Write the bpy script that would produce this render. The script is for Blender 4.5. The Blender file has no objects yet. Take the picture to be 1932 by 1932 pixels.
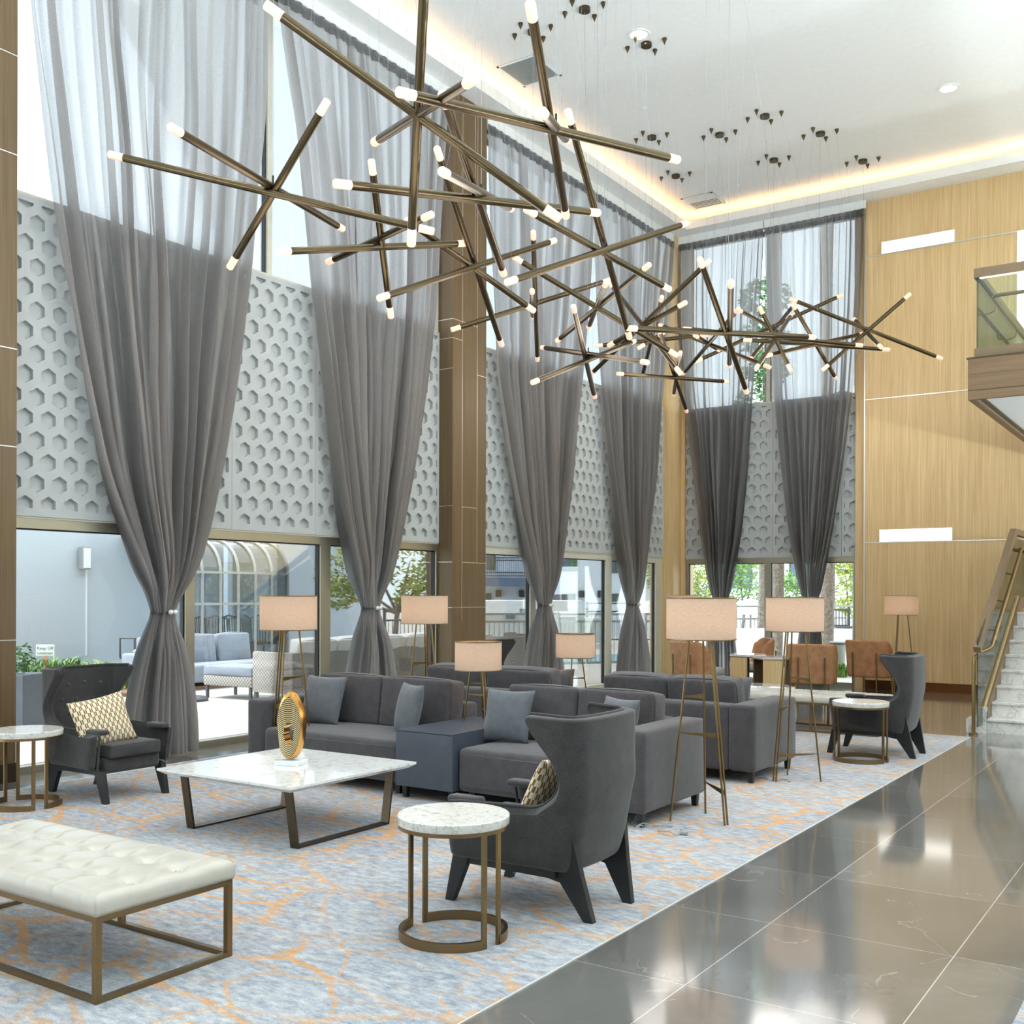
import bpy, bmesh, math, random
from mathutils import Vector, Matrix, Euler
R=math.radians; PI=math.pi
S=bpy.context.scene; COL=S.collection
# ------------------------------------------------------------------ camera, sky, sun, exposure
cam=bpy.data.objects.new('camera',bpy.data.cameras.new('camera')); COL.objects.link(cam)
cam.data.sensor_width=36; cam.data.lens=1999/1932*36
cam.data.shift_y=(1118-966)/1932
cam.location=(0,0,1.6)
cam.rotation_euler=(Matrix.Rotation(R(33.92),3,'Z')@Matrix.Rotation(R(90),3,'X')@Matrix.Rotation(R(.16),3,'Z')).to_euler()
cam.data.clip_end=300
S.camera=cam
W=bpy.data.worlds.new('sky'); S.world=W; W.use_nodes=True
_n=W.node_tree.nodes; _l=W.node_tree.links
sky=_n.new('ShaderNodeTexSky'); sky.sky_type='NISHITA'; sky.sun_disc=False
sky.sun_elevation=R(60); sky.sun_rotation=R(220); sky.dust_density=4.0; sky.ozone_density=1.0
_mx=_n.new('ShaderNodeMix'); _mx.data_type='RGBA'; _mx.inputs[0].default_value=.82     # thin bright haze over the blue
_sc=_n.new('ShaderNodeVectorMath'); _sc.operation='SCALE'; _sc.inputs['Scale'].default_value=.16
_l.new(sky.outputs['Color'],_sc.inputs[0]); _l.new(_sc.outputs[0],_mx.inputs[6]); _mx.inputs[7].default_value=(.82,.93,1.0,1)
_n['Background'].inputs['Strength'].default_value=2.6
_l.new(_mx.outputs[2],_n['Background'].inputs['Color'])
sun=bpy.data.objects.new('sun',bpy.data.lights.new('sun','SUN')); COL.objects.link(sun)
sun.data.energy=3.2; sun.data.angle=R(2); sun.data.color=(1,.95,.87)
sun.rotation_euler=Vector((.30,.36,-.88)).to_track_quat('-Z','Y').to_euler()
vs=S.view_settings; vs.view_transform='Standard'; vs.look='None'; vs.gamma=1; vs.use_curve_mapping=False
vs.exposure=.56
c=S.cycles
c.use_denoising=True; c.max_bounces=10; c.diffuse_bounces=5; c.glossy_bounces=4; c.transmission_bounces=6; c.transparent_max_bounces=14
c.caustics_reflective=False; c.caustics_refractive=False; c.sample_clamp_indirect=6
DOWNLIGHT_W=5; COVE=8.0; LAMP_W=4.4; TIP=.42; FILL_UPLIGHT_W=235; ROD_W=7.5
# ------------------------------------------------------------------ helpers
def lin(c):
    return tuple((x/255/12.92 if x/255<=.04045 else ((x/255+.055)/1.055)**2.4) for x in c)+(1,)
MATS={}
class N:
    def __init__(s,name):
        s.m=bpy.data.materials.new(name); s.m.use_nodes=True; s.t=s.m.node_tree; s.n=s.t.nodes
        s.b=s.n['Principled BSDF']; s.out=s.n['Material Output']; MATS[name]=s.m; s._co=None
    def add(s,t,**k):
        x=s.n.new(t)
        for a,b in k.items(): setattr(x,a,b)
        return x
    def link(s,a,b): s.t.links.new(a,b)
    def co(s,kind='Object',scale=(1,1,1),rot=(0,0,0)):
        tc=s.add('ShaderNodeTexCoord'); mp=s.add('ShaderNodeMapping')
        mp.inputs['Scale'].default_value=scale; mp.inputs['Rotation'].default_value=rot
        if kind=='Pos':
            g=s.add('ShaderNodeNewGeometry'); s.link(g.outputs['Position'],mp.inputs['Vector'])
        else: s.link(tc.outputs[kind],mp.inputs['Vector'])
        return mp.outputs['Vector']
    def noise(s,v,scale=5,detail=4,rough=.5,dist=0):
        x=s.add('ShaderNodeTexNoise'); s.link(v,x.inputs['Vector'])
        x.inputs['Scale'].default_value=scale; x.inputs['Detail'].default_value=detail; x.inputs['Roughness'].default_value=rough; x.inputs['Distortion'].default_value=dist
        return x.outputs['Fac']
    def ramp(s,f,stops):
        x=s.add('ShaderNodeValToRGB'); e=x.color_ramp.elements
        while len(e)<len(stops): e.new(.5)
        for q,(p,col) in zip(e,stops): q.position=p; q.color=lin(col) if len(col)==3 else col
        s.link(f,x.inputs['Fac']); return x.outputs['Color']
    def math(s,op,a,b=0.,c=0.):
        x=s.add('ShaderNodeMath',operation=op)
        for i,v in enumerate((a,b,c)):
            if hasattr(v,'links'): s.link(v,x.inputs[i])
            else: x.inputs[i].default_value=v
        return x.outputs[0]
    def mix(s,f,a,b):
        x=s.add('ShaderNodeMix',data_type='RGBA')
        for i,v in ((0,f),(6,a),(7,b)):
            if hasattr(v,'links'): s.link(v,x.inputs[i])
            elif i==0: x.inputs[i].default_value=v
            else: x.inputs[i].default_value=lin(v) if len(v)==3 else v
        return x.outputs[2]
    def bump(s,h,strength=.2,dist=.01):
        x=s.add('ShaderNodeBump'); x.inputs['Strength'].default_value=strength; x.inputs['Distance'].default_value=dist
        s.link(h,x.inputs['Height']); s.link(x.outputs['Normal'],s.b.inputs['Normal'])
    def set(s,col=None,rough=.5,metal=0,spec=None,**k):
        if col is not None:
            if hasattr(col,'links'): s.link(col,s.b.inputs['Base Color'])
            else: s.b.inputs['Base Color'].default_value=lin(col)
        if hasattr(rough,'links'): s.link(rough,s.b.inputs['Roughness'])
        else: s.b.inputs['Roughness'].default_value=rough
        s.b.inputs['Metallic'].default_value=metal
        if spec is not None: s.b.inputs['Specular IOR Level'].default_value=spec
        for a,b in k.items(): s.b.inputs[a.replace('_',' ')].default_value=b
        return s
def plain(name,col,rough=.6,metal=0,var=8,scale=12,spec=None):
    m=N(name); v=m.co('Object'); f=m.noise(v,scale,3)
    lo=tuple(max(0,x-var) for x in col); hi=tuple(min(255,x+var) for x in col)
    m.set(m.ramp(f,[(.3,lo),(.7,hi)]),rough,metal,spec); return m.m
def wood(name,lo,hi,grain='Z',rough=.45):
    m=N(name); sc={'Z':(70,70,1.2),'X':(1.2,70,70),'Y':(70,1.2,70)}[grain]
    v=m.co('Pos',sc); f=m.noise(v,1,5,.65,.2); v2=m.co('Pos',tuple(x*.25 for x in sc)); f2=m.noise(v2,1,3)
    f3=m.math('ADD',m.math('MULTIPLY',f,.7),m.math('MULTIPLY',f2,.3))
    m.set(m.ramp(f3,[(.32,lo),(.68,hi)]),rough); m.bump(f,.08,.004); return m.m
def fabric(name,lo,hi,rough=.95):
    m=N(name); f=m.noise(m.co('Object',(1,1,1.4)),230,3,.7); g=m.noise(m.co('Object'),14,3)
    q=m.math('ADD',m.math('MULTIPLY',f,.8),m.math('MULTIPLY',g,.2))
    m.set(m.ramp(q,[(.33,lo),(.68,hi)]),rough,spec=.15,Sheen_Weight=.25,Sheen_Roughness=.5); m.bump(f,.25,.002); return m.m
def metal(name,col,rough=.3,var=6):
    m=N(name); f=m.noise(m.co('Object',(6,6,160)),2,2); lo=tuple(max(0,x-var) for x in col)
    m.set(m.ramp(f,[(.35,lo),(.65,col)]),rough,1); return m.m
def marble(name,base,vein,spec,scale=60,rough=.12):
    m=N(name); f=m.noise(m.co('Object'),scale,6,.7,.6); g=m.noise(m.co('Object'),scale*.25,4,.6,1.5)
    a=m.ramp(f,[(.36,vein),(.47,base),(.75,base)]); k=m.math('ABSOLUTE',m.math('SUBTRACT',g,.5))
    e=m.ramp(k,[(0,(255,255,255)),(.02,(0,0,0))]); m.set(m.mix(m.math('MULTIPLY',e,.35),a,spec),rough); return m.m
def emit(name,col,st):
    m=N(name); m.set(col,.6); m.b.inputs['Emission Color'].default_value=lin(col); m.b.inputs['Emission Strength'].default_value=st; return m.m

M={}
M['ceil']=plain('white_ceiling_paint',(238,240,239),.85,var=2)
M['white']=plain('white_painted_board',(222,224,222),.6,var=2)
M['panelgrey']=plain('shaded_relief_panel',(184,187,186),.75,var=2)  # off-white board greyed, so the panels' backlit shade sits in the colour
M['oak']=wood('oak_wall_panel',(201,166,113),(235,203,152))
M['oakdark']=wood('oak_pillar_shaded',(90,71,46),(116,93,62))  # same oak made darker: the pillars' backlit shade is in the colour
M['oakh']=wood('oak_horizontal',(100,77,52),(128,101,70),'X')
M['strip']=metal('brushed_joint_strip',(225,222,214),.35)
M['frame']=metal('anodised_window_frame',(176,170,152),.45)
M['framewhite']=plain('window_frame_cream',(206,202,186),.5,var=3)
M['bronze']=metal('brushed_bronze',(142,120,88),.32)
M['bronzedark']=metal('dark_bronze',(92,82,68),.38)
M['bronzepaint']=plain('bronze_powder_coat',(118,98,72),.45,var=3)
M['brass']=metal('antique_brass',(150,124,84),.32)
M['rod']=metal('aged_bronze_rod',(96,84,64),.3)
M['base']=metal('bronze_baseboard',(120,80,50),.25)
M['sofa']=fabric('grey_sofa_fabric',(50,48,51),(92,88,90))
M['chair']=fabric('charcoal_chair_fabric',(35,35,36),(80,77,76))
M['pillow']=fabric('grey_pillow_fabric',(70,74,80),(112,115,120))
M['ebony']=plain('ebonised_wood',(30,32,34),.4,var=4)
M['slate']=plain('dark_slate_laminate',(66,72,82),.35,var=3)
M['leather']=plain('tan_leather',(178,126,86),.5,var=14,scale=9)
M['cream']=plain('cream_leather',(186,180,168),.33,var=3,spec=.7)
M['seatgrey']=fabric('pale_grey_seat',(150,148,146),(186,184,182))
M['terrazzo']=marble('speckled_quartz',(224,221,214),(186,180,172),(150,140,130),26)
M['marbletop']=marble('white_marble_top',(226,226,224),(196,194,190),(180,178,174),22,.06)
M['stair']=marble('veined_white_marble',(236,232,226),(214,208,202),(120,112,104),9,.2)
M['gold']=metal('hammered_gold',(214,160,92),.22)
M['cable']=plain('clear_grey_cable',(150,154,156),.4,var=2)
M['tip']=emit('glowing_acrylic_tip',(255,206,178),TIP)
M['lightbox']=emit('glowing_light_box',(255,250,240),1.6)
M['led']=emit('warm_led_strip',(255,196,134),COVE)
M['downlight']=emit('downlight_lens',(255,250,240),12)
M['dark']=plain('matte_black',(24,25,27),.5,var=3)
M['stucco']=plain('white_stucco',(178,186,192),.9,var=3,scale=30)
M['paleblue']=plain('pale_blue_stucco',(212,222,232),.9,var=3)
M['navy']=plain('slate_blue_panel',(84,102,128),.7,var=5)
M['whitewash']=plain('bright_white_render',(232,236,238),.9,var=2)
M['concrete']=plain('pale_concrete',(190,186,178),.9,var=6,scale=2)
M['soil']=plain('brown_mulch',(120,92,70),.95,var=26,scale=60)
M['wicker']=None
M['outgrey']=fabric('outdoor_grey_cushion',(112,120,134),(150,158,170))
M['outwhite']=fabric('outdoor_white_cushion',(222,222,222),(240,240,240))
M['iron']=plain('dark_iron_rail',(70,72,74),.5,var=4)
M['railgrey']=plain('grey_powder_coat',(146,150,148),.5,var=4)
M['bark']=plain('grey_bark',(120,112,104),.9,var=22,scale=20)
M['pool']=N('pool_water').set((64,178,190),.05).m
M['leafA']=plain('green_leaves',(112,148,70),.6,var=34,scale=5)
M['leafB']=plain('yellow_green_leaves',(158,172,84),.6,var=34,scale=5)
M['leafC']=plain('deep_green_leaves',(62,104,52),.6,var=28,scale=5)
M['palm']=plain('palm_green',(86,128,76),.55,var=26,scale=4)
M['signgreen']=plain('pale_sign_board',(206,212,208),.6,var=2)
M['ink']=plain('grey_green_ink',(120,132,126),.7,var=2)
M['ventgrey']=plain('grey_vent_slat',(158,166,166),.6,var=3)
def _wicker():
    m=N('woven_wicker'); v=m.co('Object',(1,1,1))
    w=m.add('ShaderNodeTexChecker'); m.link(v,w.inputs['Vector']); w.inputs['Scale'].default_value=34
    w.inputs['Color1'].default_value=lin((176,172,166)); w.inputs['Color2'].default_value=lin((122,118,114))
    m.set(w.outputs['Color'],.8); m.bump(w.outputs['Fac'],.4,.01); return m.m
M['wicker']=_wicker()
def _wickerbrown():
    m=N('brown_woven_wicker'); w=m.add('ShaderNodeTexChecker'); m.link(m.co('Object'),w.inputs['Vector']); w.inputs['Scale'].default_value=34
    w.inputs['Color1'].default_value=lin((150,134,118)); w.inputs['Color2'].default_value=lin((98,84,72)); m.set(w.outputs['Color'],.8); return m.m
M['wickerbrown']=_wickerbrown()
def _glass(name,tint,refl=1.0,ior=1.45):
    m=N(name); m.n.remove(m.b); t=m.add('ShaderNodeBsdfTransparent'); t.inputs['Color'].default_value=tint
    g=m.add('ShaderNodeBsdfGlossy'); g.inputs['Roughness'].default_value=.01
    f=m.add('ShaderNodeFresnel'); f.inputs['IOR'].default_value=ior
    x=m.add('ShaderNodeMixShader'); m.link(m.math('MULTIPLY',f.outputs[0],refl),x.inputs[0]); m.link(t.outputs[0],x.inputs[1]); m.link(g.outputs[0],x.inputs[2])
    m.link(x.outputs[0],m.out.inputs['Surface']); return m.m
M['glass']=_glass('window_glass',(.965,.985,.985,1),.8)
M['railglass']=_glass('green_edge_glass',(.86,.93,.88,1),.9)
M['glassroof']=_glass('tinted_conservatory_glass',(.62,.72,.8,1),1.6)
def _sheer(name,col,back,trans,tl=.6):
    m=N(name); m.n.remove(m.b); f=m.noise(m.co('Pos',(40,40,300)),1,2)
    rr=lambda c0:m.ramp(f,[(.3,tuple(max(0,x-9) for x in c0)),(.7,tuple(min(255,x+9) for x in c0))])
    d=m.add('ShaderNodeBsdfDiffuse'); t=m.add('ShaderNodeBsdfTranslucent'); p=m.add('ShaderNodeBsdfTransparent')
    m.link(rr(col),d.inputs['Color']); m.link(rr(back),t.inputs['Color']); p.inputs['Color'].default_value=(1,1,1,1)
    a=m.add('ShaderNodeMixShader'); a.inputs[0].default_value=tl; m.link(d.outputs[0],a.inputs[1]); m.link(t.outputs[0],a.inputs[2])
    b=m.add('ShaderNodeMixShader'); b.inputs[0].default_value=trans; m.link(a.outputs[0],b.inputs[1]); m.link(p.outputs[0],b.inputs[2])
    m.link(b.outputs[0],m.out.inputs['Surface']); return m.m
M['sheer']=_sheer('sheer_grey_voile',(84,87,88),(238,234,233),.17,.62)
M['heading']=_sheer('curtain_heading_tape',(100,100,102),(150,148,148),.05,.5)
def _shade():
    m=N('linen_lampshade'); m.n.remove(m.b); f=m.noise(m.co('Object',(30,30,400)),1,2)
    c1=m.ramp(f,[(.3,(176,166,154)),(.7,(192,182,170))])
    d=m.add('ShaderNodeBsdfDiffuse'); t=m.add('ShaderNodeBsdfTranslucent'); m.link(c1,d.inputs['Color']); m.link(c1,t.inputs['Color'])
    a=m.add('ShaderNodeMixShader'); a.inputs[0].default_value=.4; m.link(d.outputs[0],a.inputs[1]); m.link(t.outputs[0],a.inputs[2]); m.link(a.outputs[0],m.out.inputs['Surface']); return m.m
M['shade']=_shade()
def _tile():
    m=N('polished_grey_marble_tile'); g=m.add('ShaderNodeNewGeometry'); s=m.add('ShaderNodeSeparateXYZ'); m.link(g.outputs['Position'],s.inputs[0])
    def line(v,o,p,w):
        f=m.math('FRACT',m.math('DIVIDE',m.math('SUBTRACT',v,o),p)); d=m.math('MINIMUM',f,m.math('SUBTRACT',1.,f)); return m.math('LESS_THAN',d,w/p)
    gx=line(s.outputs[0],-.987,.8375,.0022); gy=line(s.outputs[1],3.983,.985,.0013)
    v=m.co('Pos'); n1=m.noise(v,1.3,6,.6,1.2); n2=m.noise(v,.5,3)
    fx=m.math('FLOOR',m.math('DIVIDE',m.math('SUBTRACT',s.outputs[0],-.987),.8375)); fy=m.math('FLOOR',m.math('DIVIDE',m.math('SUBTRACT',s.outputs[1],3.983),.985))
    wn=m.add('ShaderNodeTexWhiteNoise',noise_dimensions='2D'); cb=m.add('ShaderNodeCombineXYZ'); m.link(fx,cb.inputs[0]); m.link(fy,cb.inputs[1]); m.link(cb.outputs[0],wn.inputs['Vector'])
    q=m.math('ADD',m.math('MULTIPLY',n1,.6),m.math('MULTIPLY',wn.outputs['Value'],.22))
    base=m.ramp(q,[(.25,(92,91,89)),(.62,(122,119,115))])
    # thin pale veins
    off=m.add('ShaderNodeVectorMath',operation='ADD'); m.link(v,off.inputs[0]); sc=m.add('ShaderNodeVectorMath',operation='SCALE'); sc.inputs['Scale'].default_value=7.; m.link(wn.outputs['Color'],sc.inputs[0]); m.link(sc.outputs[0],off.inputs[1])
    k=m.noise(off.outputs[0],.75,6,.5,.5); kk=m.math('ABSOLUTE',m.math('SUBTRACT',k,.5)); ve=m.ramp(kk,[(0,(255,255,255)),(.0028,(0,0,0))])
    k2=m.noise(off.outputs[0],2.3,2); ve2=m.math('MULTIPLY',ve,m.math('GREATER_THAN',k2,.5))
    col=m.mix(m.math('MULTIPLY',ve2,.22),base,(206,200,192))
    gr=m.math('MAXIMUM',gx,gy); col=m.mix(gr,col,(196,190,180))
    m.set(col,m.math('ADD',.05,m.math('MULTIPLY',n2,.1)),spec=.9,IOR=1.5,Coat_Weight=.5,Coat_Roughness=.07,Coat_IOR=1.6); return m.m
M['tile']=_tile()
def _carpet():
    m=N('blue_grey_carpet_with_orange_flecks'); v=m.co('Pos')
    fib=m.noise(v,260,2,.7); mid=m.noise(m.co('Pos',(1,2.2,1),(0,0,R(25))),11,5,.75); big=m.noise(v,.8,3)
    q=m.math('ADD',m.math('MULTIPLY',fib,.35),m.math('ADD',m.math('MULTIPLY',mid,.5),m.math('MULTIPLY',big,.2)))
    base=m.ramp(q,[(.36,(94,101,115)),(.5,(149,153,160)),(.64,(194,194,191))])
    wv=m.add('ShaderNodeTexNoise'); wv.inputs['Scale'].default_value=2.2; wv.inputs['Detail'].default_value=3; m.link(v,wv.inputs['Vector'])
    wo=m.add('ShaderNodeVectorMath',operation='SCALE'); wo.inputs['Scale'].default_value=.42; m.link(wv.outputs['Color'],wo.inputs[0])
    def net(sc,rot,w):
        ad=m.add('ShaderNodeVectorMath',operation='ADD'); m.link(m.co('Pos',(1,1.75,1),(0,0,R(rot))),ad.inputs[0]); m.link(wo.outputs[0],ad.inputs[1])
        vo=m.add('ShaderNodeTexVoronoi',feature='DISTANCE_TO_EDGE',voronoi_dimensions='2D'); vo.inputs['Scale'].default_value=sc; m.link(ad.outputs[0],vo.inputs['Vector']); return m.math('LESS_THAN',vo.outputs['Distance'],w)
    st=m.math('MAXIMUM',net(1.25,28,.04),net(2.3,-34,.03))
    clus=m.noise(v,.9,2,.5,.4); br=m.noise(v,48,4,.85)
    th=m.math('ADD',m.math('MULTIPLY',clus,.55),m.math('MULTIPLY',br,.75))
    fl=m.noise(v,150,4,.85); mask=m.math('MULTIPLY',m.math('MULTIPLY',st,m.math('GREATER_THAN',th,.62)),m.math('MINIMUM',1.,m.math('MAXIMUM',0.,m.math('MULTIPLY',m.math('SUBTRACT',fl,.37),7.))))
    col=m.mix(m.math('MULTIPLY',mask,.78),base,(208,144,50))
    m.set(col,.95,spec=.1); m.bump(fib,.3,.004); return m.m
M['carpet']=_carpet()
def _pattern():
    m=N('cream_brown_woven_pattern'); tc=m.add('ShaderNodeTexCoord'); s=m.add('ShaderNodeSeparateXYZ'); m.link(tc.outputs['Object'],s.inputs[0])
    u=m.math('DIVIDE',m.math('ADD',s.outputs[0],5.),.0215); w=m.math('DIVIDE',m.math('ADD',s.outputs[2],5.),.036)
    par=m.math('MODULO',m.math('ADD',m.math('FLOOR',u),m.math('FLOOR',w)),2.)
    fu=m.math('FRACT',u); thin=m.math('LESS_THAN',m.math('ABSOLUTE',m.math('SUBTRACT',fu,.5)),.09)
    brown=m.math('MULTIPLY',m.math('GREATER_THAN',par,.5),m.math('SUBTRACT',1.,thin))
    col=m.mix(brown,(226,214,190),(132,102,58)); m.set(col,.9,spec=.15); return m.m
M['pattern']=_pattern()
def _rings():
    m=N('engraved_gold_rings'); v=m.co('Object',(1.75,1,1)); w=m.add('ShaderNodeTexWave',wave_type='RINGS',rings_direction='Y'); m.link(v,w.inputs['Vector'])
    w.inputs['Scale'].default_value=24; w.inputs['Distortion'].default_value=.8; w.inputs['Detail'].default_value=2
    m.set(m.ramp(w.outputs['Fac'],[(.35,(52,46,38)),(.6,(206,186,144))]),.3,1); m.bump(w.outputs['Fac'],.5,.005); return m.m
M['rings']=_rings()

class MB:
    def __init__(s): s.v=[]; s.f=[]
    def add(s,vs,fs,T=None):
        b=len(s.v); s.v+=[tuple(T@Vector(p)) if T else tuple(p) for p in vs]; s.f+=[tuple(b+i for i in f) for f in fs]; return s
    def box(s,x0,x1,y0,y1,z0,z1,T=None):
        return s.add([(x0,y0,z0),(x1,y0,z0),(x1,y1,z0),(x0,y1,z0),(x0,y0,z1),(x1,y0,z1),(x1,y1,z1),(x0,y1,z1)],[(3,2,1,0),(4,5,6,7),(0,1,5,4),(1,2,6,5),(2,3,7,6),(3,0,4,7)],T)
    def rbox(s,x0,x1,y0,y1,z0,z1,r=.02,seg=3,T=None,puff=0):
        bm=bmesh.new(); bmesh.ops.create_cube(bm,size=1)
        for v in bm.verts: v.co=Vector((x0+(x1-x0)*(v.co.x+.5),y0+(y1-y0)*(v.co.y+.5),z0+(z1-z0)*(v.co.z+.5)))
        if puff:
            bmesh.ops.subdivide_edges(bm,edges=bm.edges[:],cuts=6,use_grid_fill=True)
            cx,cy,cz=(x0+x1)/2,(y0+y1)/2,(z0+z1)/2; hx,hy,hz=(x1-x0)/2,(y1-y0)/2,(z1-z0)/2
            for v in bm.verts:
                a,b,c2=(v.co.x-cx)/hx,(v.co.y-cy)/hy,(v.co.z-cz)/hz
                ex,ey,ez=1-a*a,1-b*b,1-c2*c2
                v.co.x+=puff*a*ey*ez; v.co.y+=puff*b*ex*ez; v.co.z+=puff*c2*ex*ey
            ed=[e for e in bm.edges if e.calc_face_angle(0)>R(60)]
        else: ed=bm.edges[:]
        bmesh.ops.bevel(bm,geom=ed,offset=r,segments=seg,profile=.5,affect='EDGES',clamp_overlap=True)
        bm.verts.index_update(); s.add([v.co[:] for v in bm.verts],[[v.index for v in f.verts] for f in bm.faces],T); bm.free(); return s
    def tube(s,p0,p1,r0,r1=None,n=10): return s.path([p0,p1],r0,n,r1=r1)
    def path(s,pts,r,n=8,r1=None,closed=False,caps=True):
        pts=[Vector(p) for p in pts]; k=len(pts); vs=[]; fs=[]; prev=None
        for i,p in enumerate(pts):
            if closed: d=(pts[(i+1)%k]-pts[i-1])
            elif i==0: d=pts[1]-p
            elif i==k-1: d=p-pts[i-1]
            else: d=(pts[i+1]-p).normalized()+(p-pts[i-1]).normalized()
            if d.length<1e-9: d=Vector((0,0,1))
            d.normalize()
            if prev is None:
                a=Vector((0,0,1)) if abs(d.z)<.9 else Vector((1,0,0)); u=d.cross(a).normalized()
            else: u=(prev-d*prev.dot(d)).normalized()
            prev=u; w=d.cross(u); rr=r if r1 is None else r+(r1-r)*i/(k-1)
            if callable(r): rr=r(i/(k-1))
            vs+=[p+u*rr*math.cos(2*PI*j/n)+w*rr*math.sin(2*PI*j/n) for j in range(n)]
        m=k if closed else k-1
        for i in range(m):
            for j in range(n):
                a=i*n+j; b=i*n+(j+1)%n; c2=((i+1)%k)*n; fs.append((a,b,c2+(j+1)%n,c2+j))
        if not closed and caps: fs+=[tuple(reversed(range(n))),tuple((k-1)*n+j for j in range(n))]
        return s.add(vs,fs)
    def bar(s,p0,p1,w,h,up=(0,0,1)):
        p0=Vector(p0);p1=Vector(p1); d=(p1-p0).normalized(); u=Vector(up); sx=d.cross(u)
        if sx.length<1e-6: u=Vector((1,0,0)); sx=d.cross(u)
        sx.normalize(); uy=sx.cross(d).normalized(); vs=[]
        for p in (p0,p1):
            for a,b in ((-1,-1),(1,-1),(1,1),(-1,1)): vs.append(p+sx*a*w/2+uy*b*h/2)
        return s.add(vs,[(3,2,1,0),(4,5,6,7),(0,1,5,4),(1,2,6,5),(2,3,7,6),(3,0,4,7)])
    def prism(s,poly,a0,a1,ax='x',T=None):
        n=len(poly); f={'x':lambda p,a:(a,p[0],p[1]),'y':lambda p,a:(p[0],a,p[1]),'z':lambda p,a:(p[0],p[1],a)}[ax]
        vs=[f(p,a0) for p in poly]+[f(p,a1) for p in poly]
        return s.add(vs,[tuple(range(n))[::-1],tuple(range(n,2*n))]+[(i,(i+1)%n,n+(i+1)%n,n+i) for i in range(n)],T)
    def lathe(s,prof,c=(0,0),n=32,caps=True):
        vs=[];k=len(prof)
        for r,z in prof: vs+=[(c[0]+r*math.cos(2*PI*j/n),c[1]+r*math.sin(2*PI*j/n),z) for j in range(n)]
        fs=[(i*n+j,i*n+(j+1)%n,(i+1)*n+(j+1)%n,(i+1)*n+j) for i in range(k-1) for j in range(n)]
        if caps: fs+=[tuple(reversed(range(n))),tuple((k-1)*n+j for j in range(n))]
        return s.add(vs,fs)
    def arcband(s,c,r0,r1,z0,z1,a0,a1,n=40):
        vs=[]
        for i in range(n+1):
            a=a0+(a1-a0)*i/n; q=(math.cos(a),math.sin(a))
            vs+=[(c[0]+q[0]*r,c[1]+q[1]*r,z) for r,z in ((r0,z0),(r1,z0),(r1,z1),(r0,z1))]
        fs=[(i*4+j,i*4+(j+1)%4,i*4+4+(j+1)%4,i*4+4+j) for i in range(n) for j in range(4)]
        if abs(a1-a0)<2*PI-.01: fs+=[(3,2,1,0),(n*4,n*4+1,n*4+2,n*4+3)]
        return s.add(vs,fs)
    def grid(s,fn,nu,nv):
        vs=[fn(i/nu,j/nv) for j in range(nv+1) for i in range(nu+1)]; w=nu+1
        return s.add(vs,[(j*w+i,j*w+i+1,(j+1)*w+i+1,(j+1)*w+i) for j in range(nv) for i in range(nu)])
    def ball(s,c,r,n=12,sz=1):
        return s.lathe([(max(.0004,r*math.sin(PI*i/(n//2))),c[2]-r*sz*math.cos(PI*i/(n//2))) for i in range(n//2+1)],c,n)
    def build(s,name,mat,parent=None,smooth=False,fix=True):
        me=bpy.data.meshes.new(name); me.from_pydata(s.v,[],s.f); me.materials.append(mat if not isinstance(mat,str) else M[mat])
        if fix:
            bm=bmesh.new(); bm.from_mesh(me); bmesh.ops.recalc_face_normals(bm,faces=bm.faces[:]); bm.to_mesh(me); bm.free()
        if smooth:
            me.polygons.foreach_set('use_smooth',[True]*len(me.polygons))
            if smooth!='all': me.set_sharp_from_angle(angle=R(40))
        o=bpy.data.objects.new(name,me); COL.objects.link(o)
        if parent: o.parent=parent
        return o
def tag(o,label=None,cat=None,group=None,kind=None):
    if label: o['label']=label
    if cat: o['category']=cat
    if group: o['group']=group
    if kind: o['kind']=kind
    return o
def thing(name,label,cat,loc=(0,0,0),rz=0,group=None,kind=None):
    o=bpy.data.objects.new(name,None); o.empty_display_size=.1; COL.objects.link(o); o.location=loc; o.rotation_euler=(0,0,rz)
    return tag(o,label,cat,group,kind)
def dup(root,loc,rz=0,label=None,group=None):
    r=root.copy(); COL.objects.link(r); r.location=loc; r.rotation_euler=(0,0,rz)
    if label: r['label']=label
    if group: r['group']=group
    for ch in list(root.children):
        c1=ch.copy(); COL.objects.link(c1); c1.parent=r
        for g in list(ch.children):
            d=g.copy(); COL.objects.link(d); d.parent=c1
    return r
def struct(name,mb,mat,parent=None,smooth=False):
    o=mb.build(name,mat,parent,smooth)
    if not parent: o['kind']='structure'
    return o
# ------------------------------------------------------------------ room shell
XL=-8.69; YB=18.3; ZS=8.2; ZC=8.5
b=MB(); b.add([(-9.2,-6,0),(6,-6,0),(6,18.6,0),(-9.2,18.6,0)],[(0,1,2,3)]); b.box(-9.2,6,-6,18.6,-.3,-.02); struct('floor',b,'tile')
cp=MB().box(-8.08,-2.35,-5,12.66,.0005,.004).build('carpet','carpet'); tag(cp,'large pale blue-grey carpet with orange flecks under the sofas and armchairs','carpet')
e=MB().box(-2.35,-2.346,-5,12.664,.0005,.0046); e.box(-8.08,-2.35,12.66,12.664,.0005,.0046); e.box(-8.095,-8.08,-5,12.675,.0005,.0046).build('edge_trim','white',cp)
cp2=MB().box(-.65,2.5,-5,4.62,.0005,.004).build('carpet','carpet'); tag(cp2,'second carpet, only its corner showing at the lower right frame edge','carpet')
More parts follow.
